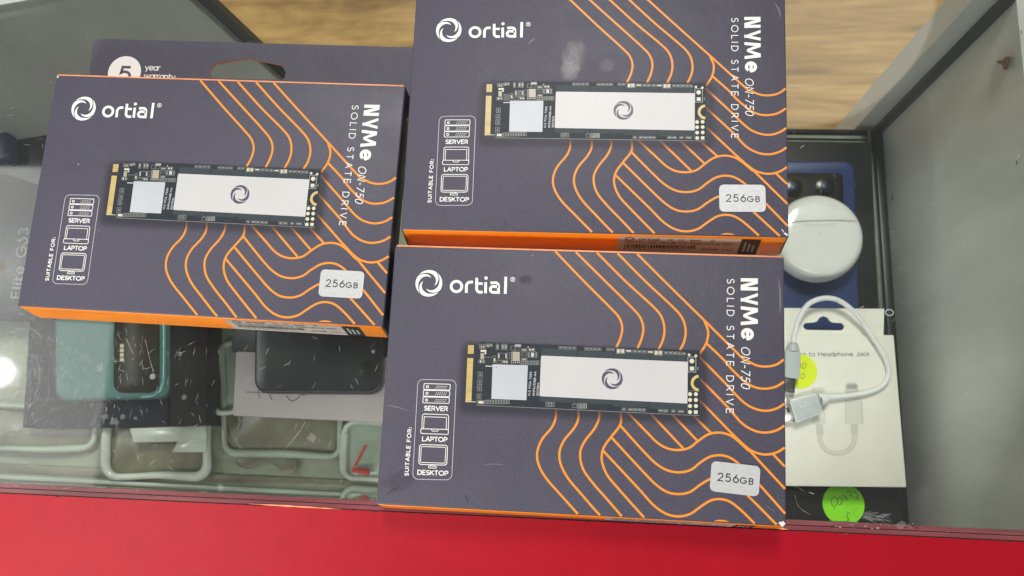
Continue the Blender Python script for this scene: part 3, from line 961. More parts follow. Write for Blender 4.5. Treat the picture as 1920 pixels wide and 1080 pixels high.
    for i in range(3):
        box5(1040 + i * 34, 852, 1072 + i * 34, 906, 'pad_grey', .09); box5(1048 + i * 34, 862, 1062 + i * 34, 892, 'pad_grey', .06)
    box5(1356, 876, 1402, 918, 'pad_grey', .08)
    mb.ribbon([r5(1364, 878), r5(1382, 862), r5(1400, 878)], .08, zz, 'pad_grey')
    for X in (1416, 1454, 1492):
        box5(X, 872, X + 30, 920, 'pad_grey', .09); box5(X + 8, 882, X + 22, 908, 'pad_grey', .05)
    for i in range(3):
        box5(18 + i * 38, 822, 44 + i * 38, 874, 'pad_grey', .10, f=r6); box5(26 + i * 38, 832, 38 + i * 38, 862, 'pad_grey', .05, f=r6)
    # rows along the top edge
    for X0, n, f, Y in ((1190, 4, r5, 188), (94, 4, r6, 190), (340, 2, r6, 196)):
        for i in range(n):
            box5(X0 + i * (54 if f is r5 else 49), Y + i * 1.5, X0 + i * (54 if f is r5 else 49) + 46, Y + 30 + i * 1.5, 'pad_grey', .07, f=f)
            box5(X0 + i * (54 if f is r5 else 49) + 12, Y + 9 + i * 1.5, X0 + i * (54 if f is r5 else 49) + 34, Y + 20 + i * 1.5, f=f, fill='pad_grey')
    for X in (455, 880):
        Y = 204 + (X - 455) * .045
        box5(X, Y, X + 92, Y + 52, 'pad_grey', .10, f=r6); box5(X + 8, Y + 6, X + 30, Y + 46, fill='cream', f=r6); box5(X + 32, Y + 6, X + 62, Y + 46, fill='tan', f=r6); box5(X + 64, Y + 6, X + 84, Y + 46, fill='cream', f=r6)
    for X, w_ in ((556, 74), (640, 44), (692, 44), (746, 44), (800, 72), (988, 46), (1040, 46), (1092, 46), (1144, 40), (1190, 46)):
        Y = 212 + (X - 556) * .047
        box5(X, Y, X + w_, Y + 32, 'pad_grey', .07, f=r6); box5(X + 10, Y + 9, X + w_ - 10, Y + 23, fill='pad_grey' if w_ < 60 else 'cream', f=r6)
    for X, w_ in ((516, 46), (586, 50), (640, 50), (694, 50), (746, 40), (926, 54), (984, 54), (1070, 50), (1144, 74)):
        Y = 868 + (X - 516) * .04
        box5(X, Y, X + w_, Y + 30, 'pad_grey', .07, f=r6); box5(X + 10, Y + 9, X + w_ - 10, Y + 22, fill='pad_grey', f=r6)
    # screw end
    for X, Y in ((1272, 272), (1348, 284)):
        p = r6(X, Y); mb.poly(circle(p.x, p.y, .46, 16), zz, 'cream')
    box5(1258, 296, 1348, 464, 'silver_print', .14, f=r6)
    p = r6(1303, 342); mb.poly(circle(p.x, p.y, .80, 20), zz, 'cream'); box5(1280, 404, 1328, 448, fill='cream', f=r6)
    for j, Y in enumerate((714, 780, 848, 916)):
        for i, X in enumerate((1282, 1348)):
            if j == 3 and i == 1:
                box5(1326, 896, 1368, 936, fill='cream', f=r6); continue
            p = r6(X, Y); mb.poly(circle(p.x, p.y, .66, 18), zz, 'cream')
    mb.ribbon([r6(1258, 674), r6(1386, 682)], .08, zz, 'pad_grey'); mb.ribbon([r6(1252, 828), r6(1248, 936)], .08, zz, 'pad_grey')
    arc = []
    for k in range(17):
        a_ = math.radians(95 + 170 * k / 16)
        arc.append(r6(1386 + 80 * math.cos(a_), 590 - 78 * math.sin(a_)))
    mb.ribbon(arc, 0.92, zz, 'gold')
    w5 = lambda X: X / 6.354 / 5.37
    up5 = math.atan2(*(r5(862, 500) - r5(842, 772)).yx)
    for s_, X, Y, L_ in (('M.2 PCIe 7280', 853, 772, 270), ('SMPS63XBB-AA', 906, 775, 275), ('20171014', 952, 775, 145)):
        p = r5(X, Y); text(mb, s_, p.x, p.y, w5(26), w5(5), zz, 'silver_print', ang=up5, fit=w5(L_))
    p = r6(1378, 440); text(mb, 'RS2', p.x, p.y, .42, .07, zz, 'pad_grey', ang=up5)
    # traces
    for i in range(7):
        Y = 440 + i * 62
        mb.ribbon([r5(200, Y - 30), r5(290, Y + 8), r5(380, Y + 25)], .06, z + .012, 'pcb_chip')
    mb.build('printed_components', pcb)
    # spec label on the bottom end panel
    yb = lambda zz_: -y - .28 - FLARE * (1 - zz_ / d) + .26 * (1 - zz_ / d)
    def onend(q_, lift):                       # q_ = (x, height) -> a point just proud of the leaning end panel
        t = (q_[1] - .1) / (d - .52)
        yy = (-y - FLARE) * (1 - t) + (-y - .28) * t
        return (q_[0], yy - lift, q_[1])
    mb = MB()
    def endquad(xa, xb, za, zb, lift, mn): mb.face([onend((xa, za), lift), onend((xb, za), lift), onend((xb, zb), lift), onend((xa, zb), lift)], mn)
    endquad(9.4, 51.6, .4, d - 1.6, .05, 'label_paper')
    endquad(51.6, 58.2, .4, d - 1.6, .06, 'black_ink')
    xe = lambda q_, zz_: onend(q_, zz_)
    lab = mb.build('spec_label', root)
    mb = MB()
    swirl(mb, 13.4, 9.9, 1.15, .09, 'black_ink', xf=xe, sx=1.5)
    text(mb, 'ortial', 16.6, 9.0, 1.9, .30, .09, 'black_ink', gap=.24, xf=xe, sx=1.3)
    text(mb, 'CE', 26.6, 9.2, 1.1, .18, .09, 'black_ink', xf=xe); text(mb, 'FC', 30.4, 9.2, 1.1, .18, .09, 'black_ink', xf=xe)
    text(mb, 'RoHS', 34.4, 9.2, 1.1, .2, .09, 'black_ink', xf=xe)
    mb.ribbon(circle(42.0, 9.8, .6, 12), .2, .09, 'black_ink', closed=True, xf=xe)
    text(mb, 'ON-750-256 256GB M.2 2280 NVMe SSD', 11.8, 6.9, 1.35, .2, .09, 'black_ink', fit=37.0, xf=xe)
    rb = random.Random(3); xx = 11.8
    while xx < 36:
        w_ = rb.choice((.15, .25, .4, .55)); endquadx = (xx, xx + w_)
        mb.face([onend((xx, 3.6), .09), onend((xx + w_, 3.6), .09), onend((xx + w_, 6.1), .09), onend((xx, 6.1), .09)], 'black_ink')
        xx += w_ + rb.choice((.15, .25, .35))
    text(mb, '5060256750216', 11.8, 2.1, 1.1, .17, .09, 'black_ink', fit=21, xf=xe)
    text(mb, '256GB  V.1.0', 39, 3.0, 1.2, .2, .09, 'black_ink', fit=10.5, xf=xe)
    for i in range(3):
        endq = 53.0 + i * 1.5
        mb.face([onend((endq, 2.6), .09), onend((endq + .7, 2.6), .09), onend((endq + .7, 9.2 - i), .09), onend((endq, 9.2 - i), .09)], 'seam')
    mb.build('label_print', lab)
    mb = MB()
    text(mb, 'ORTIAL TECHNOLOGIES LTD', -57.5, 9.4, 1.4, .17, .06, 'faint_orange', fit=25, xf=xe)
    text(mb, 'ortial.com', -57.5, 6.9, 1.5, .17, .06, 'faint_orange', fit=11, xf=xe)
    mb.build('maker_lettering', root)
    return root


def add_sticker(root, which, px, py, rot):
    p = onface(px, py, which)
    mb = MB()
    L = round_poly(rect(p.x, p.y, 15.7, 9.7, rot), 1.7, 6)
    mb.prism(L, BD + .16, BD + .27, 'sticker')
    st = mb.build('capacity_sticker', root)
    mb = MB()
    c, s = math.cos(rot), math.sin(rot)
    for s_, x, y, h, w, fit in (('256', -5.45, -1.35, 2.75, .36, 6.5), ('GB', 1.65, -1.35, 2.1, .33, 4.1)):
        text(mb, s_, p.x + x * c - y * s, p.y + x * s + y * c, h, w, BD + .29, 'black_ink', ang=rot, fit=fit)
    mb.build('capacity_lettering', st)


def wear(root, spots, name='worn_corner'):
    """bare board where the print has worn off: (x, y, z, size, seed) in carton coordinates"""
    for x, y, size, seed, asp, ang in spots:
        rr = random.Random(seed)
        mb = MB()
        n = 11
        L = []
        for i in range(n):
            a = 2 * PI * i / n
            r = size * rr.uniform(.45, 1.1)
            ex, ey = r * math.cos(a) * asp, r * math.sin(a)
            L.append(Vector((x + ex * math.cos(ang) - ey * math.sin(ang), y + ex * math.sin(ang) + ey * math.cos(ang))))
        mb.poly(L, BD + .02 + .006 * seed % .02, 'board_back')
        mb.build(name, root)


boxes = {k: make_carton(FLARE[k]) for k in ('front', 'left', 'top')}
LAB = {'left': 'purple drive box with its hang tab spread flat behind it, leftmost of the three',
       'top': 'purple drive box cut off by the top of the photo, behind the nearest box',
       'front': 'purple drive box nearest the red front rail, with a darker tilted silver sticker'}
for k, o in boxes.items():
    x, y, rz = POSE[k]
    o.location = (x * MM, y * MM, 0.0)
    o.rotation_euler = (0, 0, rz)
    tag(o, LAB[k], 'box', 'boxed drives on the counter glass')
add_sticker(boxes['left'], 'left', 640.6, 532.5, -0.005)
add_sticker(boxes['top'], 'top', 1391.8, 372, 0.012)
add_sticker(boxes['front'], 'front', 1378, 897.5, -0.065)
X, Y = BW / 2, BH / 2
wear(boxes['left'], [(-X + .7, Y - .7, .75, 1, .6, .5), (onface(147, 308, 'left').x, onface(147, 308, 'left').y, .35, 2, .4, .9)])
wear(boxes['top'], [(X - 1.0, -Y + 1.0, 1.0, 3, .55, .9), (X - 2.0, -Y + 2.2, .8, 5, .25, .6)])
wear(boxes['front'], [(X - 1.1, -Y + .9, 1.1, 4, 1.0, .2), (X - 2.0, -Y + 1.0, .5, 6, 1.2, .1)])


def crease(root, which, pts, w=.35, mn='scratch'):
    mb = MB()
    L = spline([onface(*p, which) for p in pts], 6)
    mb.ribbon(L, w, BD + .02, mn, taper=lambda t: .15 + math.sin(PI * min(1, max(0, t))) * .85)
    mb.build('crease', root)


M['crease_light'] = film_mat('crease_light', (0.45, 0.44, 0.48), 0.35, 0.35)
M['crease_dark'] = film_mat('crease_dark', (0.02, 0.02, 0.03), 0.4, 0.5)
F_ = boxes['front']; T_ = boxes['top']
crease(F_, 'front', [(722, 760), (735, 761), (750, 765), (768, 772)], .30, 'crease_light')
crease(F_, 'front', [(724, 926), (735, 920), (748, 912)], .3, 'crease_dark')
crease(F_, 'front', [(872, 926), (875, 934), (879, 948)], .35, 'crease_dark')
crease(F_, 'front', [(1432, 940), (1446, 951), (1462, 968)], .35, 'crease_dark')
crease(F_, 'front', [(1436, 946), (1450, 957), (1466, 970)], .2, 'crease_light')
crease(F_, 'front', [(1460, 520), (1463, 560), (1462, 590)], .5, 'crease_light')
crease(F_, 'front', [(905, 872), (925, 870), (948, 872)], .2, 'crease_light')
crease(T_, 'top', [(1110, 402), (1113, 415), (1111, 432)], .3, 'crease_dark')
crease(T_, 'top', [(945, 408), (948, 420), (947, 428)], .3, 'crease_dark')
crease(T_, 'top', [(990, 83), (996, 77), (1004, 71)], .3, 'crease_light')
crease(T_, 'top', [(1452, 4), (1460, 18), (1464, 34)], .4, 'crease_light')

M['lamp_sheen'] = ink_mat('painted_sheen', (0.16, 0.155, 0.175))  # lamp streak on the top box, painted as a lighter, glossier patch
M['lamp_sheen'].node_tree.nodes['Principled BSDF'].inputs['Roughness'].default_value = 0.3
M['stain'] = ink_mat('dark_smudge', (0.035, 0.033, 0.042))


def soft_patch(root, which, px, py, w, h, rot, mn, name, dens, seed):
    """a painted lamp sheen or a smudge that fades out at its rim; w, h in mm"""
    from mathutils import noise
    c = onface(px, py, which)
    n = 24
    V, Fc, A = [], [], []
    for j in range(n + 1):
        for i in range(n + 1):
            u, v = i / n * 2 - 1, j / n * 2 - 1
            x, y = u * w / 2, v * h / 2
            V.append(((c.x + x * math.cos(rot) - y * math.sin(rot)) * MM, (c.y + x * math.sin(rot) + y * math.cos(rot)) * MM, (BD + .021 + .002 * (seed % 4)) * MM))
            t = max(0, 1 - math.hypot(u, v))
            t = max(0, min(1, t * 1.8 + .75 * noise.noise(Vector((u * 2.2, v * 2.2, seed))) * (1 if t > 0 else 0))) * min(1, t * 6)
            A.append(dens * t * (.75 + .5 * noise.noise(Vector((u * 9, v * 9, seed + 5)))))
    for j in range(n):
        for i in range(n):
            k = j * (n + 1) + i
            Fc.append((k, k + 1, k + n + 2, k + n + 1))
    me = bpy.data.meshes.new(name); me.from_pydata(V, [], Fc); me.materials.append(M[mn])
    ca = me.color_attributes.new('ink', 'FLOAT_COLOR', 'POINT')
    for i, a_ in enumerate(A):
        ca.data[i].color = (a_, a_, a_, 1)
    o = bpy.data.objects.new(name, me); COL.objects.link(o); o.parent = root


soft_patch(T_, 'top', 1074, 112, 9.5, 18, -.16, 'lamp_sheen', 'sheen_patch', .26, 1)
soft_patch(T_, 'top', 1070, 132, 8, 9, -.1, 'lamp_sheen', 'sheen_patch', .25, 2)
soft_patch(T_, 'top', 1138, 122, 7, 6, .3, 'lamp_sheen', 'sheen_patch', .14, 3)
soft_patch(F_, 'front', 985, 524, 5.5, 4.2, .1, 'stain', 'smudge', .5, 4)
soft_patch(F_, 'front', 752, 900, 15, 8, .3, 'stain', 'smudge', .22, 6)

# hang tab of the left carton
A_ = boxes['left']
ax, ay, arz = POSE['left']


def onleft(px, py, z):
    p = at(px, py, z); dx, dy = p.x - ax, p.y - ay
    c, s = math.cos(-arz), math.sin(-arz)
    return Vector((dx * c - dy * s, dx * s + dy * c))


tz = 1.0
outer = round_poly([onleft(163, 200, tz), onleft(174, 72, tz), onleft(783, 89, tz), onleft(780, 215, tz)], [0, 3.0, 1, 0], 6)
h = lambda X_, Y_: onleft(150 + X_ / 4.8, 60 + Y_ / 4.8, tz)
hole = round_poly([h(1172, 345), h(1215, 282), h(1520, 236), h(1815, 300), h(1852, 362), h(1835, 430), h(1195, 415)], [1.6, 1.8, .6, 1.8, 1.6, 1, 1], 4)
bm = bmesh.new()
def loop(pts, z):
    vs = [bm.verts.new((p.x * MM, p.y * MM, z * MM)) for p in pts]
    return vs, [bm.edges.new((vs[i], vs[(i + 1) % len(vs)])) for i in range(len(vs))]
vo, eo = loop(outer, tz); vh, eh = loop(hole, tz)
res = bmesh.ops.triangle_fill(bm, edges=eo + eh, use_beauty=True)
top_faces = [g for g in res['geom'] if isinstance(g, bmesh.types.BMFace)]
for f in top_faces:
    if f.normal.z < 0: f.normal_flip()
bm.normal_update()
for f in list(top_faces):
    if f.normal.z < 0: f.normal_flip()
ext = bmesh.ops.extrude_face_region(bm, geom=top_faces, use_keep_orig=True)
for v in [g for g in ext['geom'] if isinstance(g, bmesh.types.BMVert)]:
    v.co.z = 0.12 * MM
bmesh.ops.recalc_face_normals(bm, faces=bm.faces[:])
bm.normal_update()
me = bpy.data.meshes.new('hang_tab')
for f in bm.faces:
    f.material_index = 0 if abs(f.normal.z) > .5 else 1
bm.to_mesh(me); bm.free()
me.materials.append(M['purple']); me.materials.append(M['orange_edge'])
tab = bpy.data.objects.new('hang_tab', me); COL.objects.link(tab); tab.parent = A_
mb = MB()
hc_ = h(400, 362)
mb.poly(circle(hc_.x, hc_.y, (h(548, 362) - h(252, 362)).length / 2, 48), tz + .03, 'white_ink')
px48 = 1 / 4.8 / 5.2
text(mb, '5', *(h(350, 442)), h=160 * px48, w=27 * px48, z=tz + .08, mname='logo_dark', sx=1.15, ang=-.006)
text(mb, 'year', *(h(585, 345)), h=66 * px48, w=8.5 * px48, z=tz + .05, mname='white_ink', fit=150 * px48, ang=-.012)
text(mb, 'warranty', *(h(575, 420)), h=66 * px48, w=8.5 * px48, z=tz + .05, mname='white_ink', fit=312 * px48, ang=-.012)
mb.build('warranty_print', tab)

# ------------------------------------------------------------------ the display counter
counter = empty('display_counter', (0, 0, -950), 0,
                'glass topped shop display counter with a red front rail and grey side panel', 'display counter')
CO = Vector((0, 0, -950))


def CB():
    return MB(CO)


ea, eb = at(0, 925, 0), at(1920, 1016, 0)          # back edge of the red laminate
du = (eb - ea).normalized(); dn_ = Vector((du.y, -du.x, 0))   # dn_ points at the photographer
ea = ea - du * 500; eb = eb + du * 500


def strip(mb, o0, o1, z0, z1, mn):
    a, b = ea, eb
    P = [a + dn_ * o0, b + dn_ * o0, b + dn_ * o1, a + dn_ * o1]
    mb.prism([(p.x, p.y) for p in P], z0, z1, mn)


mb = CB()                                       # glass top
P = [ea - dn_ * 3.6, eb - dn_ * 3.6, eb - dn_ * 700, ea - dn_ * 700]
mb.prism([(p.x, p.y) for p in P], -5.0, -0.05, 'glass')
gtop = mb.build('glass_top', counter)
mb = CB(); strip(mb, -3.5, -2.05, -6, -.10, 'trim'); mb.build('edge_strip', counter)
mb = CB(); strip(mb, -2.0, -1.78, -6, -.35, 'dark_gap'); mb.build('sealant_line', counter)
mb = CB(); strip(mb, -1.75, -.35, -6, -.16, 'trim'); mb.build('edge_strip', counter)
mb = CB(); strip(mb, -.34, .5, -6, -.42, 'dark_gap'); mb.build('sealant_line', counter)
# red laminate with a chipped back edge
mb = CB()
rr = random.Random(11)
Lp = []
N = 1100
for i in range(N + 1):
    p = ea + (eb - ea) * (i / N)
    j = abs(rr.gauss(0, .04)) + (rr.uniform(.1, .45) if rr.random() < .03 else 0)
    Lp.append((p, j))
base = len(mb.v)
for p, j in Lp:
    q_ = p + dn_ * 130 + Vector((0, 0, -62))
    p = p + (q_ - p) * (j / 130)
    for z_ in (p.z - .12, -18):
        mb.v.append(tuple((Vector((p.x, p.y, z_)) - CO) * MM))
    mb.v.append(tuple((Vector((q_.x, q_.y, q_.z - .12)) - CO) * MM))
mi = mb.mi('red')
for i in range(N):
    a, b = base + 3 * i, base + 3 * i + 3
    mb.f.append((a, a + 2, b + 2, b)); mb.m.append(mi)
    mb.f.append((a, b, b + 1, a + 1)); mb.m.append(mb.mi('dark_gap'))
mb.build('red_rail', counter)
# bare splinter of the edge strip near the middle, and grit in the joint
for (xa, ya, xb, yb_) in ((468, 945, 640, 955), (1452, 990, 1478, 993)):
    mb = CB()
    p, q_ = at(xa, ya, 0), at(xb, yb_, 0)
    n = 12; up, lo = [], []
    for i in range(n + 1):
        c = p + (q_ - p) * (i / n)
        wdt = .42 * math.sin(PI * min(.97, max(.08, i / n))) * rr.uniform(.6, 1.2)
        up.append((c - dn_ * wdt)); lo.append((c + dn_ * wdt * .6))
    mb.poly([(v.x, v.y) for v in up + lo[::-1]], .02, 'orange_edge')
    mb.build('bare_edge', counter)
mb = CB()
for i in range(90):
    if i < 40: p = at(rr.uniform(1560, 1720), rr.gauss(985, 3.5) + 0, 0)
    else:
        xx = rr.uniform(0, 1920); p = at(xx, 914 + xx * .0475 + rr.gauss(0, 6), 0)
    s_ = rr.uniform(.12, .45) if i < 40 else rr.uniform(.08, .22)
    L = [(p.x + s_ * rr.uniform(.4, 1.3) * math.cos(a), p.y + s_ * rr.uniform(.3, .9) * math.sin(a)) for a in [2 * PI * k / 7 for k in range(7)]]
    mb.prism(L, -.05 if i >= 40 else -.04, rr.uniform(.02, .15), rr.choice(('rust', 'dark_gap', 'tan', 'pad_grey')))
mb.build('joint_grit', counter, kind='stuff')

# scratches in the glass: short fine curved strokes, thick round the lamp's reflection
mb = MB(Vector((0, 0, -950)))
rs = random.Random(5)
occupied = [((x_, y_), rz_) for (x_, y_, rz_) in POSE.values()]
def covered(p):
    for (x_, y_), rz_ in occupied:
        c, s = math.cos(-rz_), math.sin(-rz_)
        dx, dy = p.x - x_, p.y - y_
        if abs(dx * c - dy * s) < BW / 2 + 1 and abs(dx * s + dy * c) < BH / 2 + 3: return True
    return False
def scratch(px, py, ang, ln, w, curve, mn='scratch'):
    p = at(px, py, 0)
    pts = []
    a = ang
    q_ = Vector((p.x, p.y))
    n = 7
    for i in range(n + 1):
        if covered(Vector((q_.x, q_.y))): return
        pts.append(q_.copy())
        q_ = q_ + Vector((math.cos(a), math.sin(a))) * ln / n
        a += curve / n + rs.gauss(0, .05)
    mb.ribbon(pts, w, -.03, mn, taper=lambda t: .25 + .75 * math.sin(PI * min(.98, max(.02, t))))
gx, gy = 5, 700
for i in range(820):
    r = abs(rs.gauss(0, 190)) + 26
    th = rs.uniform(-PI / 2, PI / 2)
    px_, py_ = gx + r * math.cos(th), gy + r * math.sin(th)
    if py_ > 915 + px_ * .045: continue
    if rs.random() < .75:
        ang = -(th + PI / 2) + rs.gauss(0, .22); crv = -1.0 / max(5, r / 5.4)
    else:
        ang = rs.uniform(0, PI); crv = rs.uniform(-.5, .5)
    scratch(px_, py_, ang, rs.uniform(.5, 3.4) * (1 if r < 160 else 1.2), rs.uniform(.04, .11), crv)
for i in range(150):
    px_, py_ = rs.uniform(60, 760), rs.uniform(590, 930)
    if py_ > 905 + px_ * .045: continue
    scratch(px_, py_, rs.choice((-1.3, -1.1, .9, 1.1, 2.0)) + rs.gauss(0, .35), rs.uniform(.5, 3.2), rs.uniform(.045, .11), rs.uniform(-.4, .4))
for i in range(120):
    scratch(rs.uniform(1476, 1920), rs.uniform(0, 985), rs.uniform(0, PI), rs.uniform(.3, 2.2), rs.uniform(.03, .08), rs.uniform(-.5, .5))
for i in range(110):
    scratch(rs.uniform(0, 770), rs.uniform(0, 560), rs.uniform(0, PI), rs.uniform(.4, 3), rs.uniform(.03, .08), rs.uniform(-.5, .5))
def long_scratch(L, w=.1, mn='scratch'):
    pts = spline([at(*p, 0).xy for p in L], 6)
    mb.ribbon(pts, w, -.025, mn, taper=lambda t: .3 + .7 * abs(math.sin(9 * t + 1)))
long_scratch([(573, 791), (562, 808), (545, 830), (529, 846)], .12)
long_scratch([(441, 822), (446, 833), (454, 841)], .1)
long_scratch([(220, 758), (224, 775), (229, 800)], .12, 'scratch_dark')
long_scratch([(272, 636), (280, 670), (288, 700)], .12)
long_scratch([(236, 634), (250, 664)], .12)
long_scratch([(1478, 905), (1496, 914), (1508, 921)], .12)
long_scratch([(1517, 923), (1526, 926)], .3)
long_scratch([(1500, 278), (1508, 272)], .3)
long_scratch([(1546, 195), (1572, 198), (1580, 202)], .16)
long_scratch([(1572, 202), (1568, 211), (1577, 213)], .12)
long_scratch([(1474, 161), (1500, 161), (1516, 163)], .25)
long_scratch([(1524, 114), (1534, 104)], .14)
long_scratch([(1490, 928), (1498, 950), (1520, 966)], .10)
long_scratch([(1613, 577), (1620, 574)], .22)
for i in range(46):                              # scuffed patch beside the green price dot
    px_, py_ = 1612 + rs.uniform(0, 50), 968 + rs.gauss(0, 4)
    scratch(px_, py_, rs.gauss(-.12, .25), rs.uniform(1.2, 4.2), .05, rs.uniform(-.2, .2))
for i in range(40):
    scratch(1600 + rs.gauss(0, 7), 962 + rs.gauss(0, 12), rs.uniform(0, PI), rs.uniform(.5, 1.8), .06, rs.uniform(-1, 1), 'scratch_dark')
mb.build('scratches', gtop, kind='stuff')
gtop.children[0].matrix_parent_inverse = Matrix.Identity(4)
# smudges and dried drops
mb = MB(Vector((0, 0, -950)))
for (px_, py_, s_) in ((188, 690, 1.6), (196, 782, 1.5), (214, 790, 1.9), (230, 782, 1.2), (254, 784, .9), (30, 800, 2.2), (338, 664, 1.0), (414, 914, 1.5),
                       (1635, 590, .4), (585, 820, 2.2), (1690, 985, 2.0), (345, 744, 1.2)):
    p = at(px_, py_, 0)
    L = [(p.x + s_ * rs.uniform(.5, 1.15) * math.cos(a), p.y + s_ * rs.uniform(.4, 1.05) * math.sin(a)) for a in [2 * PI * k / 13 for k in range(13)]]
    mb.poly([Vector(q_) for q_ in L], -.04 + .002 * rs.random(), 'smudge')
mb.ribbon(circle(at(1667.5, 586, 0).x, at(1667.5, 586, 0).y, 1.35, 20, 1.05), .3, -.02, 'scratch', closed=True)
mb.build('smudges', gtop, kind='stuff')

# interior: side panel, rear post, gaskets, shelf
SZ = -140
B0, T0, B1 = at(1652, 246, SZ), at(1905, -6, -6), at(1712, 1130, SZ)
VUP = T0 - B0
ow = (B1 - B0).cross(VUP).normalized()
if ow.x < 0: ow = -ow
mb = CB()
q4 = [B0, B1, B1 + VUP, B0 + VUP]
mb.hexa([p + ow * 14 for p in q4], q4, 'wall')
bm_ = mb.build('side_panel', counter)
PW = at(1606, 243, SZ) - B0
mb = CB()
rear = (B0 - B1).normalized()
q4 = [B0 - VUP * .35 + rear * 1.5, B0 + VUP + rear * 1.5, B0 + VUP + PW + rear * 1.5, B0 - VUP * .35 + PW + rear * 1.5]
mb.hexa([p + rear * 12 for p in q4], q4, 'wall')
mb.build('rear_post', counter)


def bar(mb, a, b, u, v, mn):
    lo = [a, a + u, a + u + v, a + v]; hi = [b, b + u, b + u + v, b + v]
    mb.hexa(lo, hi, mn)


inn = -ow
mb = CB(); bar(mb, B0 + rear * 1.5, B0 + VUP + rear * 1.5, inn * 4.2, -rear * 3.2, 'black_rubber'); mb.build('gasket', counter, bevel=.6)
mb = CB(); bar(mb, B0 + Vector((0, 0, 0)), B1, inn * 4.4, Vector((0, 0, 2.5)), 'black_rubber'); mb.build('gasket', counter, bevel=.6)
mb = CB(); bar(mb, B0 + inn * 6.3 + Vector((0, 0, .2)), B1 + inn * 6.3 + Vector((0, 0, .2)), inn * 1.3, Vector((0, 0, 2.2)), 'edge_light'); mb.build('shelf_edge', counter)
mb = CB(); bar(mb, B0 + inn * 4.4 + Vector((0, 0, .1)), B1 + inn * 4.4 + Vector((0, 0, .1)), inn * 1.85, Vector((0, 0, 1.6)), 'black_rubber'); mb.build('gasket', counter, bevel=.3)
# shelf
RL, RR = at(-900, 214, SZ), B0
FL, FR = at(-900, 1500, SZ), at(1740, 1500, SZ)
mb = CB(); mb.prism([(p.x, p.y) for p in (RL, RR, FR, FL)], SZ - 8, SZ - .2, 'shelf'); mb.build('shelf', counter)
ru = (RR - RL).normalized()
rn = Vector((ru.y, -ru.x, 0))
mb = CB(); bar(mb, RL, RR, rn * 2.4, Vector((0, 0, 2.2)), 'black_rubber'); mb.build('gasket', counter, bevel=.4)
mb = CB(); bar(mb, RL + rn * 3.4, RR + rn * 3.4 - ru * 6, rn * 1.5, Vector((0, 0, 1.6)), 'edge_light'); mb.build('shelf_edge', counter)
# grey board standing at the back left with its dark edge
b0, b1 = at(600, 214, SZ), at(362, -2, -20)
up_ = b1 - b0
lf = at(150, 290, SZ) - b0
mb = CB()
q4 = [b0, b0 + up_ * 1.15, b0 + up_ * 1.15 + lf * 1.6, b0 + lf * 1.6]
nb = up_.cross(lf).normalized()
if nb.z > 0: nb = -nb
mb.hexa([p + nb * 5 for p in q4], q4, 'wall'); mb.build('back_panel', counter)
mb = CB(); bar(mb, b0 + nb * 1, b0 + up_ * 1.15 + nb * 1, -lf.normalized() * 5.2, nb * 4, 'black_rubber'); mb.build('panel_edge', counter)
mb = CB(); bar(mb, b0 - nb * .5, b0 + up_ * 1.15 - nb * .5, lf.normalized() * 1.4, nb * 1, 'edge_light'); mb.build('panel_edge', counter)
# front lip of the shelf
lu = (at(760, 905, SZ) - at(0, 868, SZ)).normalized()
ln_ = Vector((lu.y, -lu.x, 0))
l0 = at(-300, 853, SZ); l1 = at(1500, 941, SZ)
mb = CB(); bar(mb, l0, l1, ln_ * 4.5, Vector((0, 0, 2.0)), 'smoke'); mb.build('shelf_lip', counter, bevel=.5)
mb = CB(); bar(mb, l0 + ln_ * 6, l1 + ln_ * 6, ln_ * 2.2, Vector((0, 0, 3)), 'clear'); mb.build('shelf_lip', counter, bevel=.5)
mb = CB(); bar(mb, l0 + ln_ * 9, l1 + ln_ * 9, ln_ * 60, Vector((0, 0, 1.5)), 'smoke'); mb.build('shelf_board', counter, bevel=.5)
# stub of a corroded fixing on the side panel
def onwall(px, py, lift=0.0):
    d = CAM_R @ Vector(((px - 960) / F_PX, -(py - 540) / F_PX, -1.0))
    o = Vector((0, 0, CAM_H)); pp = B0 + inn * lift
    t = (pp - o).dot(ow) / d.dot(ow)
    return o + d * t
mb = CB()
Lr = [(1867, 116), (1873, 114), (1880, 113), (1886, 106), (1894, 106), (1892, 116), (1889, 130), (1882, 131), (1878, 121), (1872, 119)]
f0 = [onwall(*p, .2) for p in Lr]; f1 = [onwall(*p, 2.4) for p in Lr]
mb.face(f1, 'rust'); n = len(Lr)
for i in range(n): mb.face([f0[i], f0[(i + 1) % n], f1[(i + 1) % n], f1[i]], 'rust')
mb.build('corroded_fixing', counter)
mb = CB()
for (px_, py_, s_, mn) in ((1673, 371, 1.2, 'rust'), (1906, 305, .8, 'smoke'), (1779, 318, .4, 'rust'), (1915, 60, .8, 'seam'), (1803, 300, .5, 'edge_light')):
    c = onwall(px_, py_, .15)
    e1 = (B1 - B0).normalized(); e2 = VUP.normalized()
    mb.face([c + e1 * s_ * math.cos(a) * rs.uniform(.8, 1.4) + e2 * s_ * .6 * math.sin(a) for a in [2 * PI * k / 8 for k in range(8)]], mn)
mb.build('stains', counter, kind='stuff')

# room floor seen through the open back of the counter
mb = MB()
mb.poly([(-2500, -2500), (2500, -2500), (2500, 2500), (-2500, 2500)], -950, 'wood')
fl = mb.build('floor', None)
tag(fl, kind='structure')


# ------------------------------------------------------------------ goods inside the counter
def goods(name, px, py, z, label, cat, group=None):
    c = at(px, py, z)
    return empty(name, c, 0, label, cat, group), c


def quadpx(L, z): return [at(*p, z).xy for p in L]


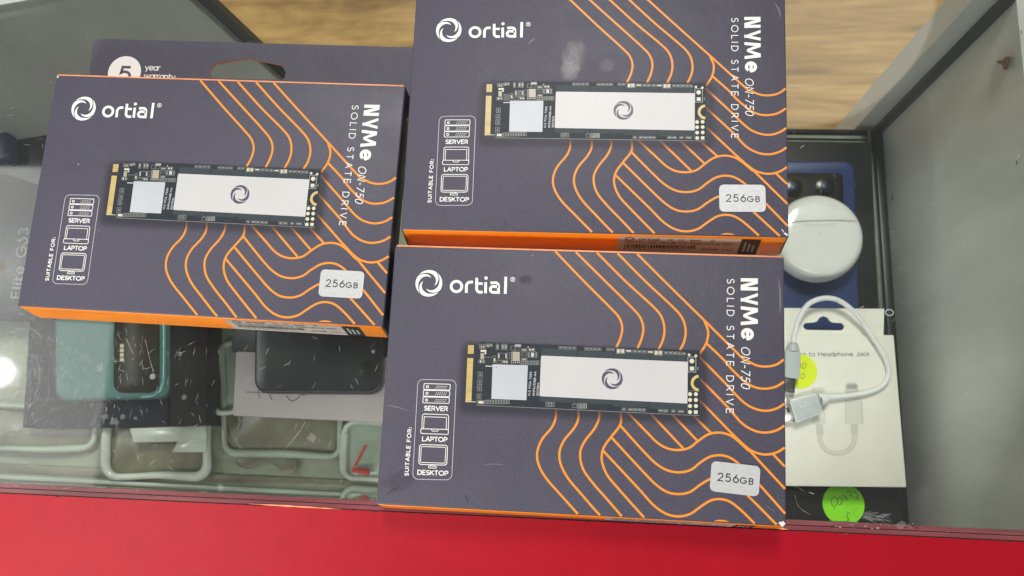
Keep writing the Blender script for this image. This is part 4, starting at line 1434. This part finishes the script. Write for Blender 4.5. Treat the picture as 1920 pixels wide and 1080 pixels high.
# right: black phone box
t, c = goods('phone_box', 1560, 400, SZ, 'black phone box under the blue phone at the corner of the shelf', 'box')
mb = MB(c); mb.prism(quadpx([(1330, 262), (1634, 266), (1650, 640), (1340, 640)], SZ + 9), SZ + .2, SZ + 9, 'black_box'); mb.build('box_lid', t, bevel=.8)
# blue phone
zb = SZ + 17.5
t, c = goods('blue_phone', 1540, 440, SZ + 9, 'dark blue phone lying face down on the black phone box', 'phone')
mb = MB(c); mb.prism(round_poly(quadpx([(1330, 298), (1602, 302), (1613, 620), (1340, 620)], zb), 5.5, 7), SZ + 9.2, zb, 'blue'); mb.build('phone_body', t, bevel=1.2, seg=3)
mb = MB(c); mb.prism(round_poly(quadpx([(1400, 322), (1580, 325), (1584, 420), (1402, 420)], zb + 1), 2, 4), zb - .5, zb + 1.0, 'black_glass'); cm = mb.build('camera_block', t, bevel=.4)
for (lx, ly) in ((1488, 352), (1547, 350)):
    p = at(lx, ly, zb + 1.6)
    mb = MB(c); mb.prism(circle(p.x, p.y, 4.6, 28), zb + .6, zb + 1.6, 'black_glass'); mb.prism(circle(p.x, p.y, 3.7, 24), zb + 1.0, zb + 1.75, 'lens')
    mb.prism(circle(p.x, p.y, 1.2, 16), zb + 1.7, zb + 1.85, 'blue'); mb.build('lens', cm, bevel=.2)
# earbud case
ze = SZ + 34
t, c = goods('earbud_case', 1533, 445, SZ + 18, 'round glossy white earbud case lying on the blue phone', 'earbud case')
mb = MB(c)
cc = at(1533, 446, ze - 6); R = 83.5 / F_PX * (CAM_H - ze + 6) * 1.0
n = 64; rings = []
prof = []
for j in range(11):
    a = j / 10 * PI
    prof.append((R * (0.80 + .20 * math.sin(a)) if 0 < j < 10 else R * .80, (ze - 8.0) + 8.0 * math.cos(a)))
prof = [(0.001, ze + .35), (R * .35, ze + .28), (R * .62, ze - .1)] + [(r_, z_ - .6) for r_, z_ in prof]
b = len(mb.v)
for (r_, z_) in prof:
    for k in range(n):
        a = 2 * PI * k / n
        mb.v.append(tuple((Vector((cc.x + r_ * math.cos(a), cc.y + r_ * math.sin(a), z_)) - c) * MM))
for j in range(len(prof) - 1):
    for k in range(n):
        k2 = (k + 1) % n
        mb.f.append((b + j * n + k, b + (j + 1) * n + k, b + (j + 1) * n + k2, b + j * n + k2)); mb.m.append(mb.mi('white_plastic'))
mb.build('case_shell', t, smooth=True)
zt = ze + .45
mb = MB(c); mb.ribbon(spline(quadpx([(1476, 416), (1500, 415), (1540, 413.5), (1580, 413), (1608, 413)], zt), 5), .32, zt, 'seam'); mb.build('lid_seam', t)
mb = MB(c); mb.ribbon(spline(quadpx([(1505, 419.5), (1512, 422), (1535, 422.5), (1558, 421.5), (1568, 417)], zt), 5), .5, zt, 'white_ink'); mb.build('thumb_notch', t)
mb = MB(c); p = at(1538.5, 438.5, zt); mb.poly(circle(p.x, p.y, .28, 12), zt, 'seam'); mb.build('indicator_light', t)

# headphone adapter pack
q2 = lambda X_, Y_: (1440 + X_ / 2, 540 + Y_ / 2)
zc = SZ + 36
t, c = goods('adapter_pack', 1585, 760, SZ + 20, 'ivory headphone adapter pack with a hanging slot and yellow price dot', 'pack')
mb = MB(c)
mb.prism(quadpx([q2(-60, 176), q2(472, 176), q2(520, 748), q2(-60, 741)], zc), zc - 12, zc, 'card_white')
body = mb.build('pack_box', t, bevel=.5)
# header with euro slot
outer = quadpx([q2(-60, 74), q2(436, 78), q2(432, 190), q2(-60, 190)], zc - 1)
slot = []
SL = [(132, 140), (140, 131), (172, 129), (185, 124), (192, 112), (208, 105), (225, 112), (232, 124), (245, 130), (276, 131), (286, 141), (284, 153), (274, 159), (146, 157), (134, 151)]
slot = quadpx([q2(*p) for p in SL], zc - 1)
bm = bmesh.new()
def loop2(pts, z):
    vs = [bm.verts.new(((p.x - c.x) * MM, (p.y - c.y) * MM, (z - c.z) * MM)) for p in pts]
    return [bm.edges.new((vs[i], vs[(i + 1) % len(vs)])) for i in range(len(vs))]
res = bmesh.ops.triangle_fill(bm, edges=loop2(outer, zc - 1) + loop2(slot, zc - 1), use_beauty=True)
tf = [g for g in res['geom'] if isinstance(g, bmesh.types.BMFace)]
ext = bmesh.ops.extrude_face_region(bm, geom=tf, use_keep_orig=True)
for v in [g for g in ext['geom'] if isinstance(g, bmesh.types.BMVert)]: v.co.z -= .6 * MM
bmesh.ops.recalc_face_normals(bm, faces=bm.faces[:])
me = bpy.data.meshes.new('hang_header'); bm.to_mesh(me); bm.free(); me.materials.append(M['card_white'])
o = bpy.data.objects.new('hang_header', me); COL.objects.link(o); o.parent = t
zp = zc + .05
mb = MB(c)
sc2 = (CAM_H - zc) / F_PX / 2
p = at(*q2(118, 257), zp); text(mb, 'ng to Headphone Jack', p.x, p.y, 17 * sc2, 2.2 * sc2, zp, 'grey_ink', fit=250 * sc2, ang=-.003)
mb.build('pack_lettering', t)
mb = MB(c)
def qp(L, mn, z=zp, r=.4): mb.poly(round_poly(quadpx([q2(*p) for p in L], z), r, 3), z, mn)
qp([(165, 372), (210, 372), (217, 510), (165, 510)], 'card_print_light')
qp([(287, 418), (350, 416), (357, 510), (290, 511)], 'card_print_light')
mb.ribbon(quadpx([q2(350, 420), q2(355, 508)], zp), .7, zp + .02, 'card_print')
mb.ribbon(quadpx([q2(290, 420), q2(292, 508)], zp), .35, zp + .02, 'card_print')
qp([(289, 362), (300, 354), (330, 355), (339, 365), (340, 415), (290, 415)], 'card_print', z=zp + .03)
qp([(296, 362), (332, 362), (334, 378), (297, 378)], 'card_print_dark', z=zp + .05)
qp([(179, 510), (206, 510), (208, 550), (181, 550)], 'card_print', z=zp + .03)
qp([(309, 510), (338, 510), (338, 550), (312, 550)], 'card_print', z=zp + .03)
arc = [(194, 550), (198, 580), (215, 605), (240, 618), (265, 620), (292, 614), (312, 598), (324, 572), (325, 550)]
P_ = spline(quadpx([q2(*p) for p in arc], zp), 6)
mb.ribbon(P_, 2.1, zp + .03, 'card_print')
mb.ribbon([p + Vector((.1, .15)) for p in P_], 1.0, zp + .08, 'card_print_light')
mb.build('adapter_picture', t)
mb = MB(c)
p = at(*q2(118, 312), zp); mb.prism(circle(p.x, p.y, 64 * sc2, 40), zp, zp + .12, 'yellow')
yd = mb.build('price_dot', t)
mb = MB(c)
p = at(*q2(108, 303), zp); text(mb, '80', p.x, p.y, 22 * sc2, 1.8 * sc2, zp + .16, 'biro', slant=.25)
p = at(*q2(104, 342), zp); text(mb, '50', p.x, p.y, 22 * sc2, 1.8 * sc2, zp + .16, 'biro', slant=.25)
mb.build('handwriting', yd)

# charging cable
zk = zc + 4.0
t, c = goods('charging_cable', 1560, 700, zc, 'short white charging cable looped over the adapter pack', 'cable')
mb = MB(c)
path = [(92, 236, 3), (98, 180, 4), (118, 112, 5), (150, 62, 6), (203, 39, 6.5), (258, 44, 6), (312, 80, 5), (362, 140, 3), (410, 212, 2.2), (444, 272, 1.9), (452, 322, 1.9), (430, 366, 1.9), (380, 390, 2), (318, 402, 2.2), (225, 411, 3)]
P_ = spline([at(*q2(X_, Y_), zc + z_) for X_, Y_, z_ in path], 8)
mb.tube(P_, 1.18, 'white_cable', 14); mb.build('cord', t, smooth=True)
mb = MB(c)
mb.tube([at(*q2(92, 206), zc + 3.2), at(*q2(92, 240), zc + 3.2)], 3.0, 'grey_plastic', 16, taper=lambda s: .75 + .35 * s)
mb.prism(round_poly(quadpx([q2(66, 232), q2(124, 238), q2(120, 342), q2(64, 335)], zc + 5.4), .8, 4), zc + .6, zc + 5.4, 'grey_plastic')
mp_ = mb.build('small_plug', t, bevel=.5)
mb = MB(c); mb.prism(quadpx([q2(62, 330), q2(106, 336), q2(100, 394), q2(56, 384)], zc + 4), zc + 1.2, zc + 4.0, 'dark_metal'); mb.build('plug_tip', mp_, bevel=.3)
mb = MB(c)
mb.tube([at(*q2(228, 411), zc + 3.4), at(*q2(190, 419), zc + 3.6)], 2.7, 'white_cable', 14, taper=lambda s: .7 + .45 * s)
mb.prism(round_poly(quadpx([q2(80, 420), q2(184, 394), q2(206, 468), q2(106, 506)], zc + 6.4), 1.0, 4), zc + .3, zc + 6.4, 'grey_plastic')
up_ = mb.build('usb_plug', t, bevel=.6)
mb = MB(c)
mb.prism(quadpx([q2(50, 418), q2(76, 412), q2(104, 492), q2(58, 506)], zc + 5.2), zc + 1.4, zc + 5.2, 'metal')
mb.prism(quadpx([q2(66, 446), q2(78, 444), q2(84, 466), q2(72, 470)], zc + 5.26), zc + 5.0, zc + 5.26, 'black_ink')
mb.build('plug_tip', up_, bevel=.2)
mb = MB(c)
zu = zc + 6.5
mb.ribbon(quadpx([q2(125, 446), q2(165, 433)], zu), .35, zu, 'card_print_light')
mb.ribbon(spline(quadpx([q2(133, 443), q2(142, 430), q2(152, 428)], zu), 4), .3, zu, 'card_print_light')
mb.ribbon(spline(quadpx([q2(137, 442), q2(148, 452), q2(158, 448)], zu), 4), .3, zu, 'card_print_light')
p = at(*q2(124, 446), zu); mb.poly(circle(p.x, p.y, .6, 10), zu + .03, 'card_print_light')
mb.build('plug_symbol', up_)
mb = MB(c); mb.ribbon(quadpx([q2(199, 410), q2(203, 430)], zc + 7.1), .5, zc + 7.1, 'black_ink'); mb.build('plug_slot', up_)

# black box with the green price dot
zg = SZ + 22
t, c = goods('black_box', 1570, 930, SZ, 'black box with a round green price dot beside the front rail', 'box')
mb = MB(c); mb.prism(quadpx([(1340, 800), (1684, 806), (1694, 1060), (1340, 1060)], zg), SZ + .3, zg, 'black_box'); mb.build('box_body', t, bevel=.8)
mb = MB(c); p = at(1581.5, 945.5, zg + .1); sg = (CAM_H - zg) / F_PX
mb.prism(circle(p.x, p.y, 36.3 * sg, 44), zg + .05, zg + .18, 'green'); gd = mb.build('price_dot', t)
mb = MB(c)
def hand(L, w=.28):
    mb.ribbon(spline(quadpx([(1360 + a / 5.333, 900 + b_ / 5.333) for a, b_ in L], zg + .25), 5), w, zg + .25, 'biro')
hand([(1100, 290), (1065, 240), (1060, 200), (1090, 170), (1120, 190), (1120, 240), (1095, 260)])
hand([(1120, 240), (1125, 200), (1145, 175), (1165, 195), (1160, 235), (1135, 250)])
hand([(1165, 150), (1200, 165), (1220, 190), (1205, 200), (1180, 190)])
hand([(1215, 130), (1240, 110), (1260, 130), (1245, 150), (1275, 165)])
hand([(1275, 115), (1305, 130), (1330, 160), (1310, 175), (1330, 200)])
hand([(1230, 320), (1215, 360), (1235, 400), (1210, 410)])
mb.build('handwriting', gd)

# left: black cartons under the teal phone
t, c = goods('dark_box', 360, 700, SZ, 'tall dark brown box standing right of the teal phone', 'box')
mb = MB(c); mb.prism(quadpx([(322, 540), (392, 545), (386, 797), (318, 800)], SZ + 20), SZ + .3, SZ + 20, 'brown_box'); mb.build('box_body', t, bevel=.6)
t, c = goods('navy_box', 200, 740, SZ, 'flat navy black box beneath the teal phone', 'box')
mb = MB(c); mb.prism(quadpx([(60, 520), (322, 520), (314, 799), (150, 803), (42, 802)], SZ + 12), SZ + .3, SZ + 12, 'navy_box'); mb.build('box_body', t, bevel=.6)
zt_ = SZ + 21
t, c = goods('teal_phone', 210, 680, SZ + 12, 'teal green phone lying face down with a black camera window', 'phone')
mb = MB(c); mb.prism(round_poly(quadpx([(100, 480), (317, 480), (317, 746), (100, 753)], zt_), 7, 8), SZ + 12.3, zt_, 'teal'); mb.build('phone_back', t, bevel=2.4, seg=4)
mb = MB(c)
P_ = spline([at(309, 500, zt_), at(309, 600, zt_), at(308.5, 700, zt_), at(303, 728, zt_), at(290, 741, zt_ - .5), at(265, 745, zt_ - 1)], 6)
mb.tube(P_, 1.7, 'teal_rim', 12, taper=lambda s: 1 - .6 * s); mb.build('phone_rim', t, smooth=True)
mb = MB(c); mb.prism(round_poly(quadpx([(215, 500), (297, 500), (297, 736), (212, 736)], zt_ + 1.2), 5.5, 7), zt_ - .3, zt_ + 1.2, 'black_glass'); cw = mb.build('camera_window', t, bevel=.25, seg=2)
mb = MB(c)
for i in range(4): mb.prism(quadpx([(225, 645 + i * 8.6), (232, 645 + i * 8.6), (231.5, 652 + i * 8.6), (224.5, 652 + i * 8.6)], zt_ + 1.5), zt_ + 1.0, zt_ + 1.5, 'cream')
mb.build('flash_strip', cw, bevel=.15)
mb = MB(c); p = at(286, 706, zt_ + 1.4); mb.prism(circle(p.x, p.y, 1.5, 18), zt_ + 1.0, zt_ + 1.6, 'silver_print'); mb.build('lens', cw, bevel=.4)
mb = MB(c)
for ya, yb_ in ((596, 606), (624, 650)):
    mb.prism(quadpx([(318, ya), (322.5, ya), (322.5, yb_), (318, yb_)], zt_ - 3), zt_ - 6, zt_ - 3, 'teal_rim')
mb.build('side_button', t, bevel=.4)

# dark phone on its grey card
t, c = goods('price_card', 580, 720, SZ, 'pale grey card with a handwritten price under the black phone', 'card')
zz_ = SZ + 26
mb = MB(c); mb.prism(quadpx([(443, 659), (800, 672), (800, 796), (436, 779)], zz_), zz_ - 5, zz_, 'grey_card'); mb.build('card_board', t, bevel=.4)
mb = MB(c)
for L in ([(462, 735), (482, 736), (503, 737)], [(484, 730), (487, 746)], [(503, 733), (510, 750)], [(537, 742), (545, 751), (556, 749), (563, 741)], [(560, 738), (572, 741)]):
    mb.ribbon(spline(quadpx(L, zz_ + .05), 5), .5, zz_ + .05, 'grey_ink')
mb.build('handwriting', t)
t, c = goods('black_phone', 600, 660, SZ + 26, 'matt black phone lying on the pale grey card', 'phone')
mb = MB(c); mb.prism(round_poly(quadpx([(478, 540), (718, 540), (716, 739), (476, 737)], zz_ + 8), 7, 8), zz_ + .2, zz_ + 8, 'dark_phone'); mb.build('phone_body', t, bevel=1.4, seg=3)
mb = MB(c); p = at(689, 694, zz_ + 8.8); mb.prism(circle(p.x, p.y, 4.3, 28), zz_ + 7.5, zz_ + 8.8, 'black_glass'); mb.build('lens', t, bevel=.4)
mb = MB(c); p = at(699.5, 659, zz_ + 8.4); mb.prism(circle(p.x, p.y, .9, 14), zz_ + 7.8, zz_ + 8.5, 'silver_print'); mb.build('flash', t, bevel=.2)
t, c = goods('black_tray', 560, 620, SZ, 'black tray behind the black phone, under the left box', 'tray')
mb = MB(c); mb.prism(quadpx([(440, 520), (800, 520), (800, 668), (434, 660)], SZ + 18), SZ + .3, SZ + 18, 'black_box'); mb.build('tray_body', t, bevel=.6)


# clear phone covers lying on the shelf
def cover(px4, z, h_, r, rim, fill, label, rw=2.0, group='clear phone covers on the shelf'):
    cx_ = sum(p[0] for p in px4) / 4; cy_ = sum(p[1] for p in px4) / 4
    t, c = goods('phone_cover', cx_, cy_, z, label, 'phone cover', group)
    L = round_poly(quadpx(px4, z + h_), r, 8)
    mb = MB(c); mb.prism(L, z + .3, z + 1.6, fill); mb.build('cover_back', t, bevel=.3)
    mb = MB(c)
    rj = random.Random(label)
    f1, f2, f3 = rj.uniform(0, 6), rj.uniform(0, 6), rj.uniform(.5, 1.1)
    dense = []
    for i in range(len(L)):
        a_, b_ = L[i], L[(i + 1) % len(L)]
        m_ = max(1, int((b_ - a_).length / 4))
        dense += [a_ + (b_ - a_) * (k / m_) for k in range(m_)]
    def soft(p):
        return Vector((p.x + .6 * f3 * math.sin(p.y * .16 + f1), p.y + .6 * f3 * math.sin(p.x * .13 + f2), z + h_ * .6 + .8 * math.sin(p.x * .1 + p.y * .07 + f1)))
    pts = [soft(p) for p in dense] + [soft(dense[0])]
    mb.tube(pts, rw, rim, 10, taper=lambda s_: 1 + .22 * math.sin(s_ * 17 + f2)); mb.build('cover_rim', t, smooth=True)
    return t


cover([(196, 770), (385, 765), (384, 893), (190, 893)], SZ + 1, 7, 7, 'clear_white', 'smoke', 'milky clear phone cover with a thick white rim below the teal phone', 2.2)
cover([(-60, 760), (172, 765), (170, 841), (-60, 843)], SZ + 1, 6, 6, 'clear', 'smoke', 'smoky phone cover left of the white rimmed cover', 1.6)
cover([(412, 640), (640, 650), (634, 856), (418, 848)], SZ + .5, 6, 6, 'clear', 'smoke', 'smoky dark phone cover below the pale grey card', 1.8)
cover([(644, 790), (860, 800), (860, 906), (640, 898)], SZ + .5, 6, 6, 'clear_white', 'clear', 'clear phone cover with red accents beside the front box', 1.8)
cover([(640, 915), (860, 925), (860, 1080), (640, 1080)], SZ + .5, 6, 6, 'clear', 'clear', 'clear phone cover partly under the red rail beside the front box', 1.6)  # solid copy of the cover behind it, standing in for its reflection
cover([(396, 590), (442, 590), (440, 770), (398, 775)], SZ + 1, 8, 4, 'clear_white', 'clear', 'narrow milky cover standing between the brown box and the grey card', 1.3)
t, c = goods('white_sleeve', 280, 830, SZ + 8, 'white plastic sleeve lying across the milky phone cover', 'sleeve')
mb = MB(c)
mb.prism(quadpx([(242, 803), (385, 797), (388, 822), (345, 828), (250, 830)], SZ + 11), SZ + 9, SZ + 11, 'clear_white')
mb.build('sleeve_top', t, bevel=.6)
mb = MB(c); mb.prism(quadpx([(332, 828), (388, 822), (386, 848), (322, 848)], SZ + 10.5), SZ + 9, SZ + 10.5, 'clear_white'); mb.build('sleeve_flap', t, bevel=.6)
t, c = goods('sunglasses_cover', 500, 865, SZ + 1, 'smoky brown curved plastic piece in front of the dark cover', 'plastic piece')
mb = MB(c)
L = [(442, 860), (446, 873), (462, 879), (480, 872), (496, 866), (515, 872), (527, 884), (545, 890), (556, 878), (555, 862), (530, 856), (490, 858), (460, 856)]
mb.prism([p.xy for p in spline([at(*p, SZ + 4) for p in L], 4, closed=True)], SZ + 2.2, SZ + 4.2, 'smoke'); mb.build('plastic_body', t, bevel=.6)
t, c = goods('red_clip', 675, 885, SZ + 6, 'small red plastic clip on the clear phone cover', 'clip')
mb = MB(c); mb.prism(round_poly(quadpx([(660, 876), (690, 881), (692, 893), (658, 886)], SZ + 9), 1, 4), SZ + 6, SZ + 9, 'red_plastic'); mb.build('clip_body', t, bevel=.5)
mb = MB(c); bar(mb, at(664, 874, SZ + 8), at(684, 834, SZ + 8), Vector((1.4, 0, 0)), Vector((0, 0, .8)), 'red_plastic'); mb.build('clip_arm', t)
t, c = goods('red_clip', 668, 936, SZ + 6, 'mirror image of the red clip, modelled as a second clip', 'clip')  # solid copy standing in for the clip's reflection in the front glass
mb = MB(c); mb.prism(round_poly(quadpx([(648, 944), (684, 928), (692, 938), (680, 950)], SZ + 9), 1, 4), SZ + 6, SZ + 9, 'red_plastic'); mb.build('clip_body', t, bevel=.5)

t, c = goods('slot_filler', 435, 150, SZ, 'pale block added under the hang slot of the left drive box', 'box')  # added block, its pale colour standing in for reflections in the slot
mb = MB(c); mb.prism(quadpx([(360, 100), (499, 104), (499, 260), (360, 260)], SZ + 34), SZ + .3, SZ + 34, 'card_white'); mb.build('box_body', t, bevel=.6)

# far left: box with lettering, black case, blue case
zl = SZ + 20
t, c = goods('lettered_box', 30, 460, SZ, 'dark grey box with large sideways lettering at the left edge', 'box')
mb = MB(c); mb.prism(quadpx([(-120, 300), (140, 318), (118, 600), (-140, 585)], zl), SZ + .3, zl, 'dark_phone'); mb.build('box_body', t, bevel=.6)
mb = MB(c)
sl = (CAM_H - zl) / F_PX
pa, pb = at(40, 558, zl), at(56, 420, zl)
text(mb, 'Elite G63', pa.x, pa.y, 23 * sl, 3.4 * sl, zl + .08, 'seam', ang=math.atan2(pb.y - pa.y, pb.x - pa.x), fit=142 * sl)
mb.build('box_lettering', t)
mb = MB(c); mb.poly([Vector(p) for p in quadpx([(-10, 488), (8, 490), (12, 500), (0, 512), (-10, 510)], zl + .1)], zl + .1, 'rust'); mb.build('box_emblem', t)
t, c = goods('black_case', 70, 290, SZ + 20, 'black case leaning on the lettered box at the left edge', 'case')
mb = MB(c); mb.prism(quadpx([(22, 209), (60, 217), (150, 262), (150, 372), (0, 326), (-60, 300)], zl + 8), zl + .3, zl + 8, 'black_box'); mb.build('case_body', t, bevel=1)
t, c = goods('blue_case', -10, 250, SZ + 20, 'bright blue rounded case cut off by the left edge of the photo', 'case')
mb = MB(c); mb.prism(round_poly(quadpx([(-120, 202), (12, 206), (14, 300), (-120, 300)], zl + 18), 3, 5), zl + 8.5, zl + 18, 'blue'); mb.build('case_body', t, bevel=1.5, seg=3)
